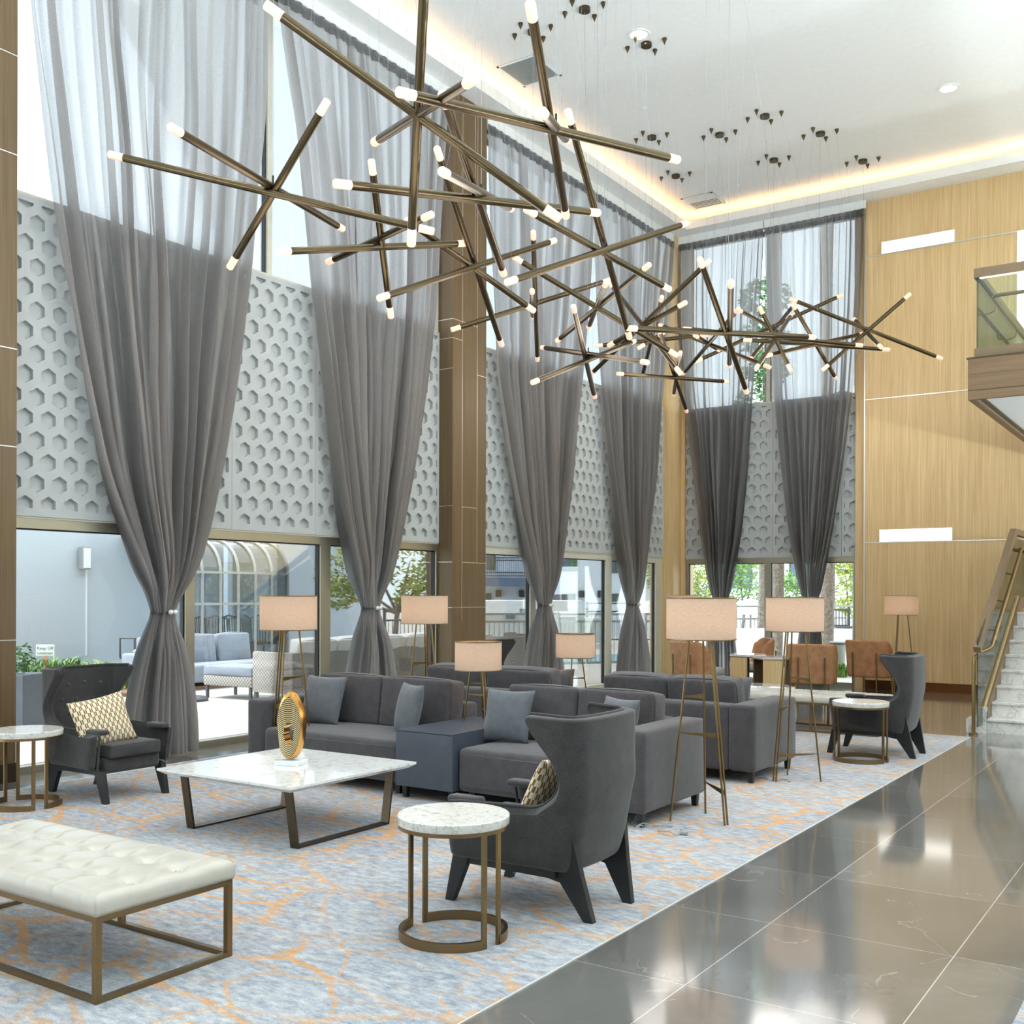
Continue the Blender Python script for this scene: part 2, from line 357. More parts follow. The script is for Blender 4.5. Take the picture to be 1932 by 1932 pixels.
# ceiling: raised slab, soffits with cove lip
b=MB().box(-9.05,6.2,-6,18.9,ZC,ZC+.25); struct('ceiling',b,'ceil')
cs=MB(); cs.box(-9.05,-8.15,-6,18.9,ZS,ZS+.04); cs.box(-8.15,6.2,17.75,18.9,ZS,ZS+.04); cs.box(-8.15,-8.12,-6,17.75,ZS,ZS+.145); cs.box(-8.15,6.2,17.72,17.75,ZS,ZS+.145)
cs.box(-9.05,-8.9,-6,18.9,ZS,ZC); cs.box(-9.05,6.2,18.6,18.9,ZS,ZC); struct('ceiling_soffit',cs,'ceil')
led=MB(); led.box(-8.30,-8.25,-6,17.9,ZS+.09,ZS+.11); led.box(-8.25,6,17.85,17.9,ZS+.09,ZS+.11)
tag(led.build('cove_light','led'),'warm light strip glowing behind the lip of the ceiling cove','light')
b=MB(); b.box(-8.95,-8.6,-6,3.9,2.25,ZS); b.box(-8.85,-8.6,-6,-2.5,0,2.25); struct('wall_left',b,'white')
b=MB().box(6,6.2,-6.2,18.6,0,ZC); struct('wall_right',b,'panelgrey')
b=MB().box(-9,6,-6.2,-6,0,ZC); struct('wall_front',b,'panelgrey')
# wooden end wall
wb=thing('wall_back',None,None,kind='structure')
MB().box(-5.04,6,18.15,18.6,.0,8.2).build('oak_panelling','oak',wb)
s=MB()
for z in (7.27,4.865,2.455): s.box(-5.04,6,18.142,18.15,z-.008,z+.008)
s.box(-5.055,-5.035,18.14,18.16,0,8.2).build('joint_strip','strip',wb)
o=MB().box(-5.02,6,18.12,18.15,.0,.15).build('baseboard_back','base'); o['kind']='structure'
# pillars on the window wall
def pillar(y0,y1,mat,vj,hj,x1=-8.42,x0=-8.85):
    p=thing('pillar',None,None,kind='structure'); MB().box(x0,x1,y0,y1,0,ZS).build('cladding',mat,p)
    s=MB()
    for y,z0,z1 in vj: s.box(x1,x1+.003,y-.004,y+.004,z0,z1)
    for ya,yb,z in hj: s.box(x1,x1+.003,ya,yb,z-.004,z+.004); 
    for z in sorted({h[2] for h in hj}): s.box(x0,x1+.003,y0-.003,y0,z-.004,z+.004)
    s.build('joint_strip','strip',p); MB().box(x0,x1+.006,y0-.006,y1+.006,0,.16).build('plinth','bronzedark',p); return p
pillar(3.9,5.06,'oakdark',[],[(3.9,5.06,z) for z in (1.19,2.81,3.63,5.26,6.09)])
pillar(11.11,11.87,'oakdark',[(11.32,1.2,8.2),(11.66,1.99,8.2)],[(11.11,11.87,1.4),(11.32,11.87,2.0),(11.32,11.66,2.74),(11.11,11.32,4.95),(11.11,11.66,5.2),(11.66,11.87,4.55),(11.32,11.66,7.55)])
b=MB(); b.box(-8.9,-8.43,17.86,18.6,0,ZS); b.box(-8.43,-8.36,18.2,18.6,0,ZS); struct('pillar',b,'oak')
b=MB().box(-5.21,-5.04,18.2,18.6,0,ZS); struct('trim_4',b,'oak')
# windows. side 'L': along Y at x=XL, side 'B': along X at y=YB
def wpt(side,s,d,z):       # s along the wall, d towards the room
    return (XL+d,s,z) if side=='L' else (s,YB-d,z)
def wbox(b,side,s0,s1,d0,d1,z0,z1):
    p=wpt(side,s0,d0,z0); q=wpt(side,s1,d1,z1)
    return b.box(min(p[0],q[0]),max(p[0],q[0]),min(p[1],q[1]),max(p[1],q[1]),z0,z1)
def window(n,side,s0,s1,z0,z1,mull,mw=.1,mat='framewhite',sill=.07,head=.1,jamb=.1,trans=()):
    w=thing('window_%d'%n,None,None,kind='structure'); f=MB()
    if sill: wbox(f,side,s0,s1,-.06,.03,z0,z0+sill)
    wbox(f,side,s0,s1,-.06,.03,z1-head,z1)
    for a,c2 in ((s0,s0+jamb),(s1-jamb,s1)): wbox(f,side,a,c2,-.06,.03,z0+sill,z1-head)
    for m_,w_ in mull: wbox(f,side,m_-w_/2,m_+w_/2,-.06,.03,z0+sill,z1-head)
    f.build('window_frame',mat,w)
    g=MB()
    ed=[s0+jamb]+[x for m_,w_ in mull for x in (m_-w_/2,m_+w_/2)]+[s1-jamb]
    for a,c2 in ((s0+jamb-.006,s0+jamb+.012),(s1-jamb-.012,s1-jamb+.006)): wbox(g,side,a,c2,-.05,.0,z0+sill,z1-head)
    for m_,w_ in mull:
        for t in (m_-w_/2-.012,m_+w_/2): wbox(g,side,t,t+.012,-.05,.0,z0+sill,z1-head)
    wbox(g,side,s0+jamb,s1-jamb,-.05,.0,z1-head-.012,z1-head); g.build('gasket','dark',w)
    for a,c2 in zip(ed[0::2],ed[1::2]):
        p=MB(); wbox(p,side,a,c2,-.026,-.018,z0+sill,z1-head); p.build('glass_pane','glass',w)
    return w
window(1,'L',5.06,11.11,0,2.25,[(7.06,.11),(9.0,.16)],jamb=.03,mat='frame')
window(2,'L',5.06,11.11,5.04,ZS,[(8.12,.07)],sill=.03,head=.04,jamb=.05)
window(3,'L',11.87,17.86,0,2.25,[(13.45,.14),(15.82,.2)],jamb=.25)
window(4,'L',11.87,17.86,5.04,ZS,[(14.9,.07)],sill=.03,head=.04,jamb=.05)
window(5,'B',-8.36,-5.21,0,2.24,[(-6.78,.11)],jamb=.04,mat='frame')
window(6,'B',-8.36,-5.21,5.0,ZS,[(-6.78,.07)],sill=.03,head=.04,jamb=.04)
# spandrel behind the relief panels, and the panels
def hexbay(n,side,bounds,z0,z1,dfront):
    t=thing('trim_%d'%n,None,None,kind='structure')
    back=MB(); wbox(back,side,bounds[0],bounds[-1],-.09,dfront-.06,z0+.03,z1-.01); back.build('spandrel','white',t)
    lip=MB(); wbox(lip,side,bounds[0],bounds[-1],-.06,dfront-.012,z0-.012,z0+.03); lip.build('lower_lip','framewhite',t)
    for a,c2 in zip(bounds,bounds[1:]):
        m=MB(); mid=(a+c2)/2; pit=.2188; Rr=pit/math.sqrt(3); r=.0815; dep=.045
        sa,sb,za,zb=a+.045,c2-.045,z0+.075,z1-.05
        if sb-sa<.2: sa,sb=a+.02,c2-.02
        bm=bmesh.new(); nrow=int((zb-za)/.1895)+2; ncol=int((c2-a)/pit/2)+2
        for j in range(-1,nrow+1):
            zc=za+.03+j*.1895
            for i in range(-ncol,ncol+1):
                sc=mid+i*pit+(pit/2 if j%2 else 0)
                ang=[R(90+60*k) for k in range(6)]
                ou=[bm.verts.new((sc+Rr*math.cos(q),0,zc+Rr*math.sin(q))) for q in ang]
                iu=[bm.verts.new((sc+r*math.cos(q),0,zc+r*math.sin(q))) for q in ang]
                dn=[bm.verts.new((sc+r*math.cos(q),-dep,zc+r*math.sin(q))) for q in ang]
                for k in range(6):
                    k2=(k+1)%6; bm.faces.new((ou[k],ou[k2],iu[k2],iu[k])); bm.faces.new((iu[k],iu[k2],dn[k2],dn[k]))
                bm.faces.new(dn)
        bmesh.ops.remove_doubles(bm,verts=bm.verts[:],dist=.0005)
        for co,no in (((sa,0,0),(-1,0,0)),((sb,0,0),(1,0,0)),((0,0,za),(0,0,-1)),((0,0,zb),(0,0,1))):
            bmesh.ops.bisect_plane(bm,geom=bm.verts[:]+bm.edges[:]+bm.faces[:],plane_co=co,plane_no=no,clear_outer=True)
        bm.verts.index_update()
        m.add([wpt(side,v.co.x,dfront+v.co.y,v.co.z) for v in bm.verts],[[v.index for v in f.verts] for f in bm.faces]); bm.free()
        g=.002
        for q in ((a+g,sa,z0+.005,z1),(sb,c2-g,z0+.005,z1),(sa,sb,z0+.005,za),(sa,sb,zb,z1)): wbox(m,side,q[0],q[1],dfront-.05,dfront,q[2],q[3])
        m.build('hexagon_relief_panel','panelgrey',t)
hexbay(1,'L',[5.06,6.36,7.58,8.81,10.03,11.11],2.25,5.04,.05)
hexbay(2,'L',[11.87,13.09,14.31,15.53,16.75,17.86,18.22],2.25,5.04,.05)
hexbay(3,'B',[-8.64,-7.90,-6.68,-5.46,-5.05],2.24,5.0,.05)
# ------------------------------------------------------------------ ceiling fittings
def downlight(x,y,label,z=ZC):
    t=thing('downlight',label,'ceiling light',(x,y,z),group='recessed ceiling lights')
    MB().arcband((0,0),.105,.14,-.012,0,0,2*PI,28).build('trim_ring','ceil',t,True); MB().lathe([(.105,-.004),(.104,.0)],n=24).build('lens','downlight',t)
    l=bpy.data.lights.new('downlight_lamp','AREA'); l.shape='DISK'; l.size=.19; l.energy=DOWNLIGHT_W; l.color=(.97,.985,1.0); l.spread=R(85)
    o=bpy.data.objects.new('downlight_lamp',l); COL.objects.link(o); o.parent=t; o.location=(0,0,-.02); return t
downlight(-6.02,11.72,'round recessed ceiling light nearer the curtains and hanging rods')
downlight(-3.14,15.3,'round recessed ceiling light nearest the timber end wall')
for x in (-6.9,-5.0,-3.1,-1.2):  # unseen downlights from here on are added as fill over the seating
    for y in (3.2,5.5,7.8):
        if (x,y)!=(-6.9,3.2): downlight(x,y,'round recessed fill light added to the ceiling beyond the view')
for x,y in ((-3.1,10.),(-1.2,10.),(-1.2,12.),(1.,10.),(1.,12.2),(1.,7.8)): downlight(x,y,'round recessed fill light added to the ceiling beyond the view')
def fill_uplight(x,y):  # invented lamps out of view, added to light the ceiling from below
    t=thing('fill_uplight_lamp','slim bronze fill uplighter added beyond the view to brighten the ceiling','lamp',(x,y,0),group='added fill uplighters beyond the view')
    MB().lathe([(.15,0),(.15,.02),(.02,.03)],n=24).build('base','bronze',t,True); MB().tube((0,0,.03),(0,0,1.9),.014).build('pole','bronze',t,True); MB().lathe([(.03,1.85),(.17,2.0),(.175,2.03),(.16,2.03),(.02,1.9)],n=28).build('bowl','bronze',t,True)
    l=bpy.data.lights.new('fill_uplight_bulb','AREA'); l.shape='DISK'; l.size=.28; l.energy=FILL_UPLIGHT_W; l.color=(.84,.95,1.0); o=bpy.data.objects.new('fill_uplight_bulb',l); COL.objects.link(o); o.parent=t; o.location=(0,0,2.04); o.rotation_euler=(PI,0,0)
for p in ((2.6,4.5),(2.6,9.0),(4.6,6.5),(4.6,12.0),(-5.6,-2.0),(-2.2,-2.5),(1.2,-2.0),(3.6,1.5),(2.9,14.6),(2.9,17.0)): fill_uplight(*p)
def vent(x,y,w,d,label,slot):
    t=thing('air_vent',label,'air vent',(x,y,ZC)); MB().box(-w/2,w/2,-d/2,d/2,-.006,0).build('backing','dark' if slot else 'railgrey',t)
    f=MB(); f.box(-w/2,-w/2+.03,-d/2,d/2,-.014,-.005); f.box(w/2-.03,w/2,-d/2,d/2,-.014,-.005); f.box(-w/2,w/2,-d/2,-d/2+.03,-.014,-.005); f.box(-w/2,w/2,d/2-.03,d/2,-.014,-.005); f.build('frame','ceil',t)
    s=MB(); n=9 if slot else 26
    for i in range(n):
        pt=(d-.08)/n; q=-d/2+.04+i*pt
        if slot and i<4: s.box(-w/2+.03,w/2-.03,q,q+pt,-.013,-.008)
        else: s.box(-w/2+.03,w/2-.03,q,q+pt*(.4 if slot else .55),-.013,-.009)
    s.build('slats','ceil' if slot else 'ventgrey',t)
vent(-7.64,11.74,.6,.66,'large square louvred air vent in the ceiling above the nearer curtains',False)
vent(-7.62,17.32,.58,.6,'smaller slotted air vent in the ceiling corner above the far curtains',True)
for x,y,l in ((-6.88,13.55,'small white sprinkler cap on the ceiling, nearer of the two'),(-6.86,17.0,'small white sprinkler cap on the ceiling near the far cove')):
    tag(MB().lathe([(.03,ZC-.012),(.045,ZC-.004),(.045,ZC)],(x,y),16).build('sprinkler','ceil',smooth=True),l,'sprinkler')
# light boxes on the oak wall
for x0,x1,z0,z1,l in ((-4.77,-3.63,7.28,7.47,'upper horizontal glowing light box set in the oak wall'),(-4.79,-3.65,2.465,2.665,'lower horizontal glowing light box set in the oak wall'),(-2.7,-2.5,5.45,7.27,'tall vertical glowing light box behind the balcony glass')):
    t=thing('wall_light',l,'wall light',((x0+x1)/2,18.15,z0)); w=(x1-x0)/2; h=z1-z0
    MB().box(-w,w,-.012,.0,0,h).build('diffuser','lightbox',t); f=MB(); f.box(-w-.008,w+.008,-.014,0,-.008,0); f.box(-w-.008,w+.008,-.014,0,h,h+.008); f.box(-w-.008,-w,-.014,0,0,h); f.box(w,w+.008,-.014,0,0,h); f.build('frame','white',t)
# ------------------------------------------------------------------ balcony
bt=thing('balcony','upper balcony with oak fascia and green glass balustrade at upper right','balcony',(-2.3,12.21,3.69))
MB().box(0,4.5,0,.06,0,.44).build('fascia','oakh',bt)
g=MB(); g.box(-.004,4.5,-.006,.0,.095,.1); g.box(-.012,4.5,-.012,.2,.44,.452); g.build('reveal_line','bronzedark',bt)
MB().box(0,.06,.06,5.9,0,.44).build('side_fascia','oakh',bt)
MB().box(.06,4.5,.06,5.9,.02,.42).build('soffit','ceil',bt)
MB().bar((.13,.06,.012),(.13,5.9,.012),.05,.016).build('edge_groove','bronzedark',bt)
ch=MB(); ch.box(.05,4.5,.07,.12,.44,.56); ch.box(.05,.1,.12,5.9,.44,.56); ch.build('base_channel','bronzepaint',bt)
g=MB(); g.box(.07,4.5,.09,.105,.56,1.33); g.build('glass_panel','railglass',bt); g=MB(); g.box(.07,.085,.105,5.9,.56,1.33); g.build('glass_panel','railglass',bt)
MB().box(.045,4.5,.06,.13,1.32,1.42).build('top_rail','bronzepaint',bt); MB().box(.045,.11,.13,5.9,1.32,1.39).build('top_rail','bronzepaint',bt)
MB().box(.1,4.5,.075,.12,1.315,1.32).build('rail_light','lightbox',bt)
MB().path([(.2,5.9,1.14),(.2,.3,1.14),(.23,.24,1.14),(.29,.22,1.14),(4.5,.22,1.14)],.021,10).build('handrail','brass',bt,True)
for y in (.5,1.9,3.3): MB().path([(.09,y,1.02),(.13,y,1.02),(.18,y,1.04),(.2,y,1.13)],.008,6).build('rail_bracket','brass',bt,True)
# ------------------------------------------------------------------ staircase
st=thing('staircase','veined white marble stairs with bronze and glass balustrade at right edge','staircase',(-2.28,13.15,0))
RI,TR=.17,.30
for i in range(8):
    f=MB().box(0.02,1.6,i*TR,(i+1)*TR+.0,0,RI*(i+1)-.035).build('step','stair',st)
    MB().rbox(0.02,1.6,i*TR-.025,(i+1)*TR+.0,RI*(i+1)-.035,RI*(i+1),.008,2).build('tread','stair',f)
MB().box(.02,1.6,8*TR,4.95,0,8*RI).build('landing','stair',st)
sl=RI/TR
k=MB(); k.prism([(-.02,0),(.16,0),(8*TR+.12,8*RI+.05),(4.9,8*RI+.05),(4.9,8*RI+.2),(8*TR+.02,8*RI+.2),(-.02,.24)],-.03,.02,'x').build('stringer','bronzepaint',st)
MB().prism([(-.02,.24),(8*TR,8*RI+.2),(4.9,8*RI+.2),(4.9,2.3),(8*TR-.1,2.35),(-.32,1.08),(-.32,.1),(-.02,.1)],-.035,-.02,'x').build('glass_panel','railglass',st)
MB().prism([(-.36,1.0),(8*TR-.42,2.4),(8*TR-.3,2.46),(4.9,2.46),(4.9,2.38),(8*TR-.24,2.38),(-.32,1.16-.22)],-.065,.01,'x').build('top_rail','bronzepaint',st)
MB().prism([(-.02,.02),(-.02,.26),(8*TR,8*RI+.22),(8*TR,8*RI+.1)],-.055,-.005,'x').build('glass_shoe','oak',st)
MB().path([(-.08,-.25,0),(-.08,-.25,.82),(-.077,-.23,.88),(-.04,-.12,.93),(.04,0,.97),(.06,.04,1.0),(.06,8*TR-.3,2.16),(.06,8*TR-.18,2.2),(.06,4.9,2.2)],.021,12).build('handrail','brass',st,True)
MB().lathe([(.05,0.),(.05,.02),(.024,.03)],(-.08,-.25),16).build('handrail_foot','brass',st,True)
for i in range(4): q=.35+i*.6; MB().path([(-.02,q,1.0+q*sl-.02),(.03,q,1.0+q*sl-.03),(.06,q,1.0+q*sl-.01)],.009,6).build('rail_bracket','brass',st,True)
k=MB(); k.box(-.2,.02,-.03,.06,0,.16); k.box(-.08,.02,-.03,.03,.16,.3); k.box(-.2,-.05,.06,.35,0,.16).build('marble_kerb','stair',st)
# ------------------------------------------------------------------ curtains
def interp(T,z):
    if z>=T[0][1]: return T[0][0]
    for (a,za),(b_,zb) in zip(T,T[1:]):
        if z>=zb:
            t=(za-z)/(za-zb); return a+(b_-a)*t
    return T[-1][0]
def smooth_tab(T):
    def f(z): return sum(interp(T,z+d) for d in (-.25,-.12,0,.12,.25))/5 if 1.9<z<7.6 else interp(T,z)
    return f
def curtain(side,Lt,Rt,ztie,botL,botR,label,seed,nf=17,zbot=.03,bead=1):
    rnd=random.Random(seed); c0=.24
    Lf,Rf=smooth_tab(Lt),smooth_tab(Rt)
    def LR(z):
        if z>=ztie: return Lf(z),Rf(z)
        t=(ztie-z)/(ztie-zbot); q=1-(1-t)**1.8
        return Lf(ztie)+(botL-Lf(ztie))*q, Rf(ztie)+(botR-Rf(ztie))*q
    ws=[rnd.uniform(.4,1.7) for _ in range(nf)]; tot=sum(ws); cum=[0]
    for w in ws: cum.append(cum[-1]+w/tot)
    ph=[rnd.uniform(-.5,.5) for _ in range(nf+1)]; am=[rnd.uniform(.6,1.2) for _ in range(nf)]; skew=[rnd.uniform(.45,1.1)*(1 if rnd.random()<.5 else -1) for _ in range(nf)]
    ztop=8.02; NV=110; NU=nf*12
    def fn(u,v):
        z=ztop+(zbot-ztop)*v
        a,b_=LR(z); k=min(int(u*nf*.99999),nf-1)
        # locate fold
        i=0
        while i<nf-1 and cum[i+1]<u: i+=1
        t=(u-cum[i])/(cum[i+1]-cum[i]); t=min(max(t,0),1)
        w=b_-a; full=Rt[0][0]-Lt[0][0]
        tight=1-w/full
        A=(.055+.075*min(1,tight*1.25))*am[i]
        if z>7.7: A*=.45+.55*(8.02-z)/.32
        near=math.exp(-((z-ztie)/.28)**2)
        A=A*(1-.72*near)
        if z<ztie: A=A*.8
        s=math.sin(2*PI*(t+ .06*math.sin(z*1.7+ph[i]*6)))
        off=A*s
        lat=skew[i]*(cum[i+1]-cum[i])*w*.42*math.sin(2*PI*t)*(.55+.8*tight)
        # round the gathered bundle
        e=2*u-1; off+= near*.075*math.sqrt(max(0,1-e*e))*(1 if i%2 else -1)*0.6 + .03*math.sin(u*9+seed+z*.6)*(1-near)
        sx=a+w*(u+ .012*math.sin(z*2.1+u*17+seed)*(1-abs(e)))+lat*(1-near)
        return wpt(side,sx,c0+off,z)
    t=thing('curtain',label,'curtain',(0,0,0),group='sheer grey tied-back curtains')
    MB().grid(fn,NU,NV).build('drape','sheer',t,'all',fix=False)
    hd=MB(); n=nf*8
    def hf(u,v):
        i=int(u*nf*2); tt=u*nf*2-i
        d=c0+.012+(.028 if i%2 else -.0)*math.sin(PI*tt)**.5
        return wpt(side,Lt[0][0]+(Rt[0][0]-Lt[0][0])*u,d,8.06-.13*v)
    hd.grid(hf,n,2).build('heading_tape','heading',t,fix=False)
    tr=MB(); wbox(tr,side,Lt[0][0]-.02,Rt[0][0]+.02,c0-.02,c0+.02,8.07,8.2); tr.build('track','ceil',t)
    a,b_=LR(ztie); m=(a+b_)/2; hw=(b_-a)/2
    band=MB().path([wpt(side,m+(hw+.012)*math.cos(q),c0+.062*math.sin(q),ztie+.006*math.sin(2*q)) for q in [2*PI*j/40 for j in range(40)]],.011,8,closed=True).build('tieback','heading',t,True)
    bb=MB(); 
    for q in (-.027,.027): bb.ball(wpt(side,m+bead*hw*.45+q,c0+.085,ztie+.002),.025,12)
    bb.build('tieback_bead','white',band,'all'); return t
curtain('L',[(5.1,8.1),(5.16,6.62),(5.30,5.78),(5.46,4.82),(5.67,3.79),(5.94,2.64),(6.19,2.07),(6.40,1.63),(6.46,1.4)],[(7.92,8.1),(7.85,6.47),(7.67,5.02),(7.53,4.21),(7.29,3.03),(7.06,2.22),(6.80,1.63),(6.68,1.4)],1.40,6.15,6.96,'sheer grey curtain tied behind the buttoned wing armchair, nearest the left frame edge',3,17,bead=1)
curtain('L',[(8.02,8.1),(8.31,6.64),(8.56,4.89),(8.78,3.62),(9.0,2.56),(9.23,1.83),(9.43,1.41)],[(11.04,8.1),(10.95,6.9),(10.82,5.42),(10.6,4.29),(10.34,3.18),(10.09,2.43),(9.79,1.71),(9.66,1.41)],1.41,9.16,9.98,'sheer grey curtain left of the oak pillar, behind the front left sofa',5)
curtain('L',[(11.93,8.1),(12.07,6.3),(12.2,4.7),(12.58,3.25),(12.89,2.36),(13.2,1.6),(13.3,1.41)],[(14.88,8.1),(14.64,6.31),(14.4,4.92),(14.12,3.39),(13.86,2.32),(13.63,1.6),(13.56,1.41)],1.41,12.93,13.95,'sheer grey curtain immediately right of the oak pillar',8)
curtain('L',[(14.95,8.1),(15.04,6.4),(15.22,5.06),(15.45,3.69),(15.73,2.56),(16.03,1.6),(16.13,1.4)],[(17.85,8.1),(17.6,6.61),(17.39,5.23),(17.18,3.68),(16.85,2.52),(16.55,1.6),(16.43,1.4)],1.40,15.7,16.92,'sheer grey curtain on the window wall next to the room corner',13)
curtain('B',[(-8.44,8.1),(-8.43,6.71),(-8.32,5.32),(-8.12,3.93),(-7.94,2.66),(-7.76,1.65),(-7.70,1.4)],[(-6.80,8.1),(-6.87,6.86),(-6.98,5.37),(-7.10,3.87),(-7.23,2.73),(-7.42,1.65),(-7.48,1.4)],1.40,-7.85,-7.3,'sheer grey curtain on the end wall in the room corner, behind the tallest lampshade',21,14)
curtain('B',[(-6.77,8.1),(-6.69,6.46),(-6.57,4.95),(-6.42,3.64),(-6.28,2.52),(-6.1,1.65),(-6.04,1.4)],[(-5.03,8.1),(-5.08,6.23),(-5.19,5.0),(-5.36,3.76),(-5.54,2.68),(-5.76,1.65),(-5.82,1.4)],1.40,-6.16,-5.72,'sheer grey curtain on the end wall next to the oak panelling',34,14)
# ------------------------------------------------------------------ hanging rod lights
CH=[
((-6.193,5.838,4.771),(-6.193,5.838),[((-7.253,5.113,5.021),(-5.151,6.55,4.429)),((-5.792,4.547,4.674),(-6.632,7.102,4.888)),((-5.524,5.747,5.245),(-6.825,5.952,4.272))]),
((-4.172,5.148,4.576),(-4.172,5.148),[((-4.792,4.449,5.131),(-3.561,5.841,4.008)),((-3.81,4.76,5.224),(-4.544,5.53,3.929)),((-4.922,5.583,4.732),(-3.424,4.712,4.424))]),
((-3.62,5.881,4.628),(-3.62,5.881),[((-3.921,4.646,4.455),(-3.325,7.111,4.77)),((-3.16,4.86,4.824),(-4.134,6.865,4.44)),((-3.24,5.113,4.346),(-3.999,6.648,4.91))]),
((-4.431,6.179,4.439),(-4.431,6.179),[((-4.735,4.991,4.216),(-4.131,7.365,4.617)),((-3.949,5.096,4.63),(-4.955,7.233,4.231)),((-3.918,5.058,4.136),(-4.932,7.307,4.793))]),
((-5.876,8.099,4.681),(-5.876,8.099),[((-5.414,6.916,5.275),(-6.368,9.263,4.22)),((-5.997,6.863,4.107),(-5.753,9.337,5.244)),((-6.051,7.292,4.918),(-5.722,8.893,4.409))]),
((-6.103,6.982,4.622),(-6.103,6.982),[((-6.356,6.039,4.349),(-5.849,7.927,4.843)),((-6.892,7.176,4.65),(-5.343,6.77,4.67)),((-5.771,6.511,5.117),(-6.389,7.486,4.135))]),
((-4.62,8.341,4.682),(-4.62,8.341),[((-4.31,7.176,5.407),(-4.963,9.485,4.158)),((-4.861,7.131,4.125),(-4.375,9.555,5.22)),((-4.837,7.375,4.794),(-4.429,9.291,4.515))]),
((-7.055,10.922,5.132),(-7.055,10.922),[((-6.359,9.857,5.596),(-7.687,12.029,4.728)),((-7.792,10.246,4.783),(-6.321,11.596,5.491)),((-6.567,10.159,5.049),(-7.543,11.684,5.215))]),
((-5.907,10.489,4.844),(-5.907,10.489),[((-6.616,9.841,5.358),(-5.204,11.132,4.317)),((-6.941,11.317,4.753),(-4.844,9.68,4.928)),((-5.38,9.755,4.856),(-6.434,11.223,4.833))]),
((-6.038,11.967,4.971),(-6.038,11.967),[((-6.796,12.431,5.711),(-5.328,11.472,4.187)),((-6.671,12.149,4.818),(-5.401,11.788,5.114)),((-4.919,11.368,5.426),(-7.18,12.55,4.557))]),
((-6.235,10.871,4.4),(-6.281,10.841),[((-5.751,9.703,4.647),(-6.783,11.995,4.136)),((-7.336,11.581,4.772),(-5.109,10.177,4.056)),((-6.206,9.607,3.866),(-6.273,12.127,4.824))]),
((-4.359,10.565,4.365),(-4.359,10.565),[((-4.916,9.333,4.221),(-3.83,11.779,4.479)),((-4.144,9.341,4.777),(-4.621,11.759,3.934)),((-3.817,9.31,4.5),(-4.871,11.841,4.287))]),
((-7.194,14.444,5.416),(-7.194,14.451),[((-6.469,13.319,5.702),(-7.914,15.571,5.153)),((-7.949,14.062,5.354),(-6.438,14.826,5.469)),((-7.363,14.33,5.291),(-7.025,14.557,5.54))]),
((-6.453,14.822,5.354),(-6.304,14.93),[((-7.518,15.394,5.894),(-5.285,14.318,4.759)),((-7.321,15.852,5.165),(-5.547,13.816,5.513)),((-6.446,14.348,5.377),(-6.457,15.296,5.334))]),
((-7.142,15.202,4.979),(-7.53,16.007),[((-7.478,13.899,4.849),(-6.818,16.496,5.093)),((-6.837,13.966,5.451),(-7.5,16.401,4.644)),((-6.514,14.023,5.071),(-7.742,16.398,4.957))]),
((-5.975,16.348,5.788),(-5.958,16.28),[((-6.04,15.012,5.838),(-5.943,17.662,5.803)),((-5.943,17.307,6.455),(-6.017,15.382,5.13)),((-5.108,17.107,6.407),(-6.951,15.515,5.258))]),
((-5.38,14.82,5.277),(-5.519,14.709),[((-5.558,14.613,5.723),(-5.223,15.013,4.818)),((-5.57,16.004,5.908),(-5.221,13.615,4.616)),((-6.423,13.904,5.374),(-4.395,15.697,5.223))]),
((-4.575,16.566,5.611),(-4.793,17.101),[((-5.467,15.635,6.057),(-3.674,17.504,5.275)),((-4.007,16.878,6.199),(-5.161,16.243,5.046)),((-4.94,17.144,6.003),(-4.205,15.992,5.225))]),
((-5.086,15.74,5.335),(-5.035,15.728),[((-5.005,14.433,5.627),(-5.192,17.032,5.056)),((-4.715,16.85,5.675),(-5.46,14.63,5.006)),((-5.988,15.104,5.398),(-4.185,16.376,5.264))]),
]
CHL=['hanging light of three bronze rods at far left, in front of the left curtain','largest hanging light of three bronze rods, one rod dropping straight from the frame top','hanging light whose long rod crosses the ceiling cove, right of the straight vertical rod','hanging light of three rods crossing in front of the oak pillar top','hanging light low across the oak pillar with one rod reaching right towards the curtains','hanging light of three rods in front of the second curtain, below the straight vertical rod','hanging light with a long rod rising right to the corner of the ceiling cove','hanging light with one upright rod in front of the third curtain','hanging light just right of the upright rod, one short rod pointing at the viewer','hanging light near the room corner, one rod rising to a V of two tips','hanging light hung lowest in front of the fourth curtain, right of the upright rod','hanging light of thick rods with one nearly level rod and one upright bulb tip','small hanging light behind the level thick rod, in front of the corner pillar','hanging light in front of the corner curtain, just behind the upright bulb tip','lowest hanging light before the room corner, its level rod below all the others','hanging light in front of the gap between the two end wall curtains','hanging light with a long thin level rod before the last curtain','rightmost hanging light, one rod reaching across the oak wall','hanging light between the gap in the end curtains and the rightmost one']
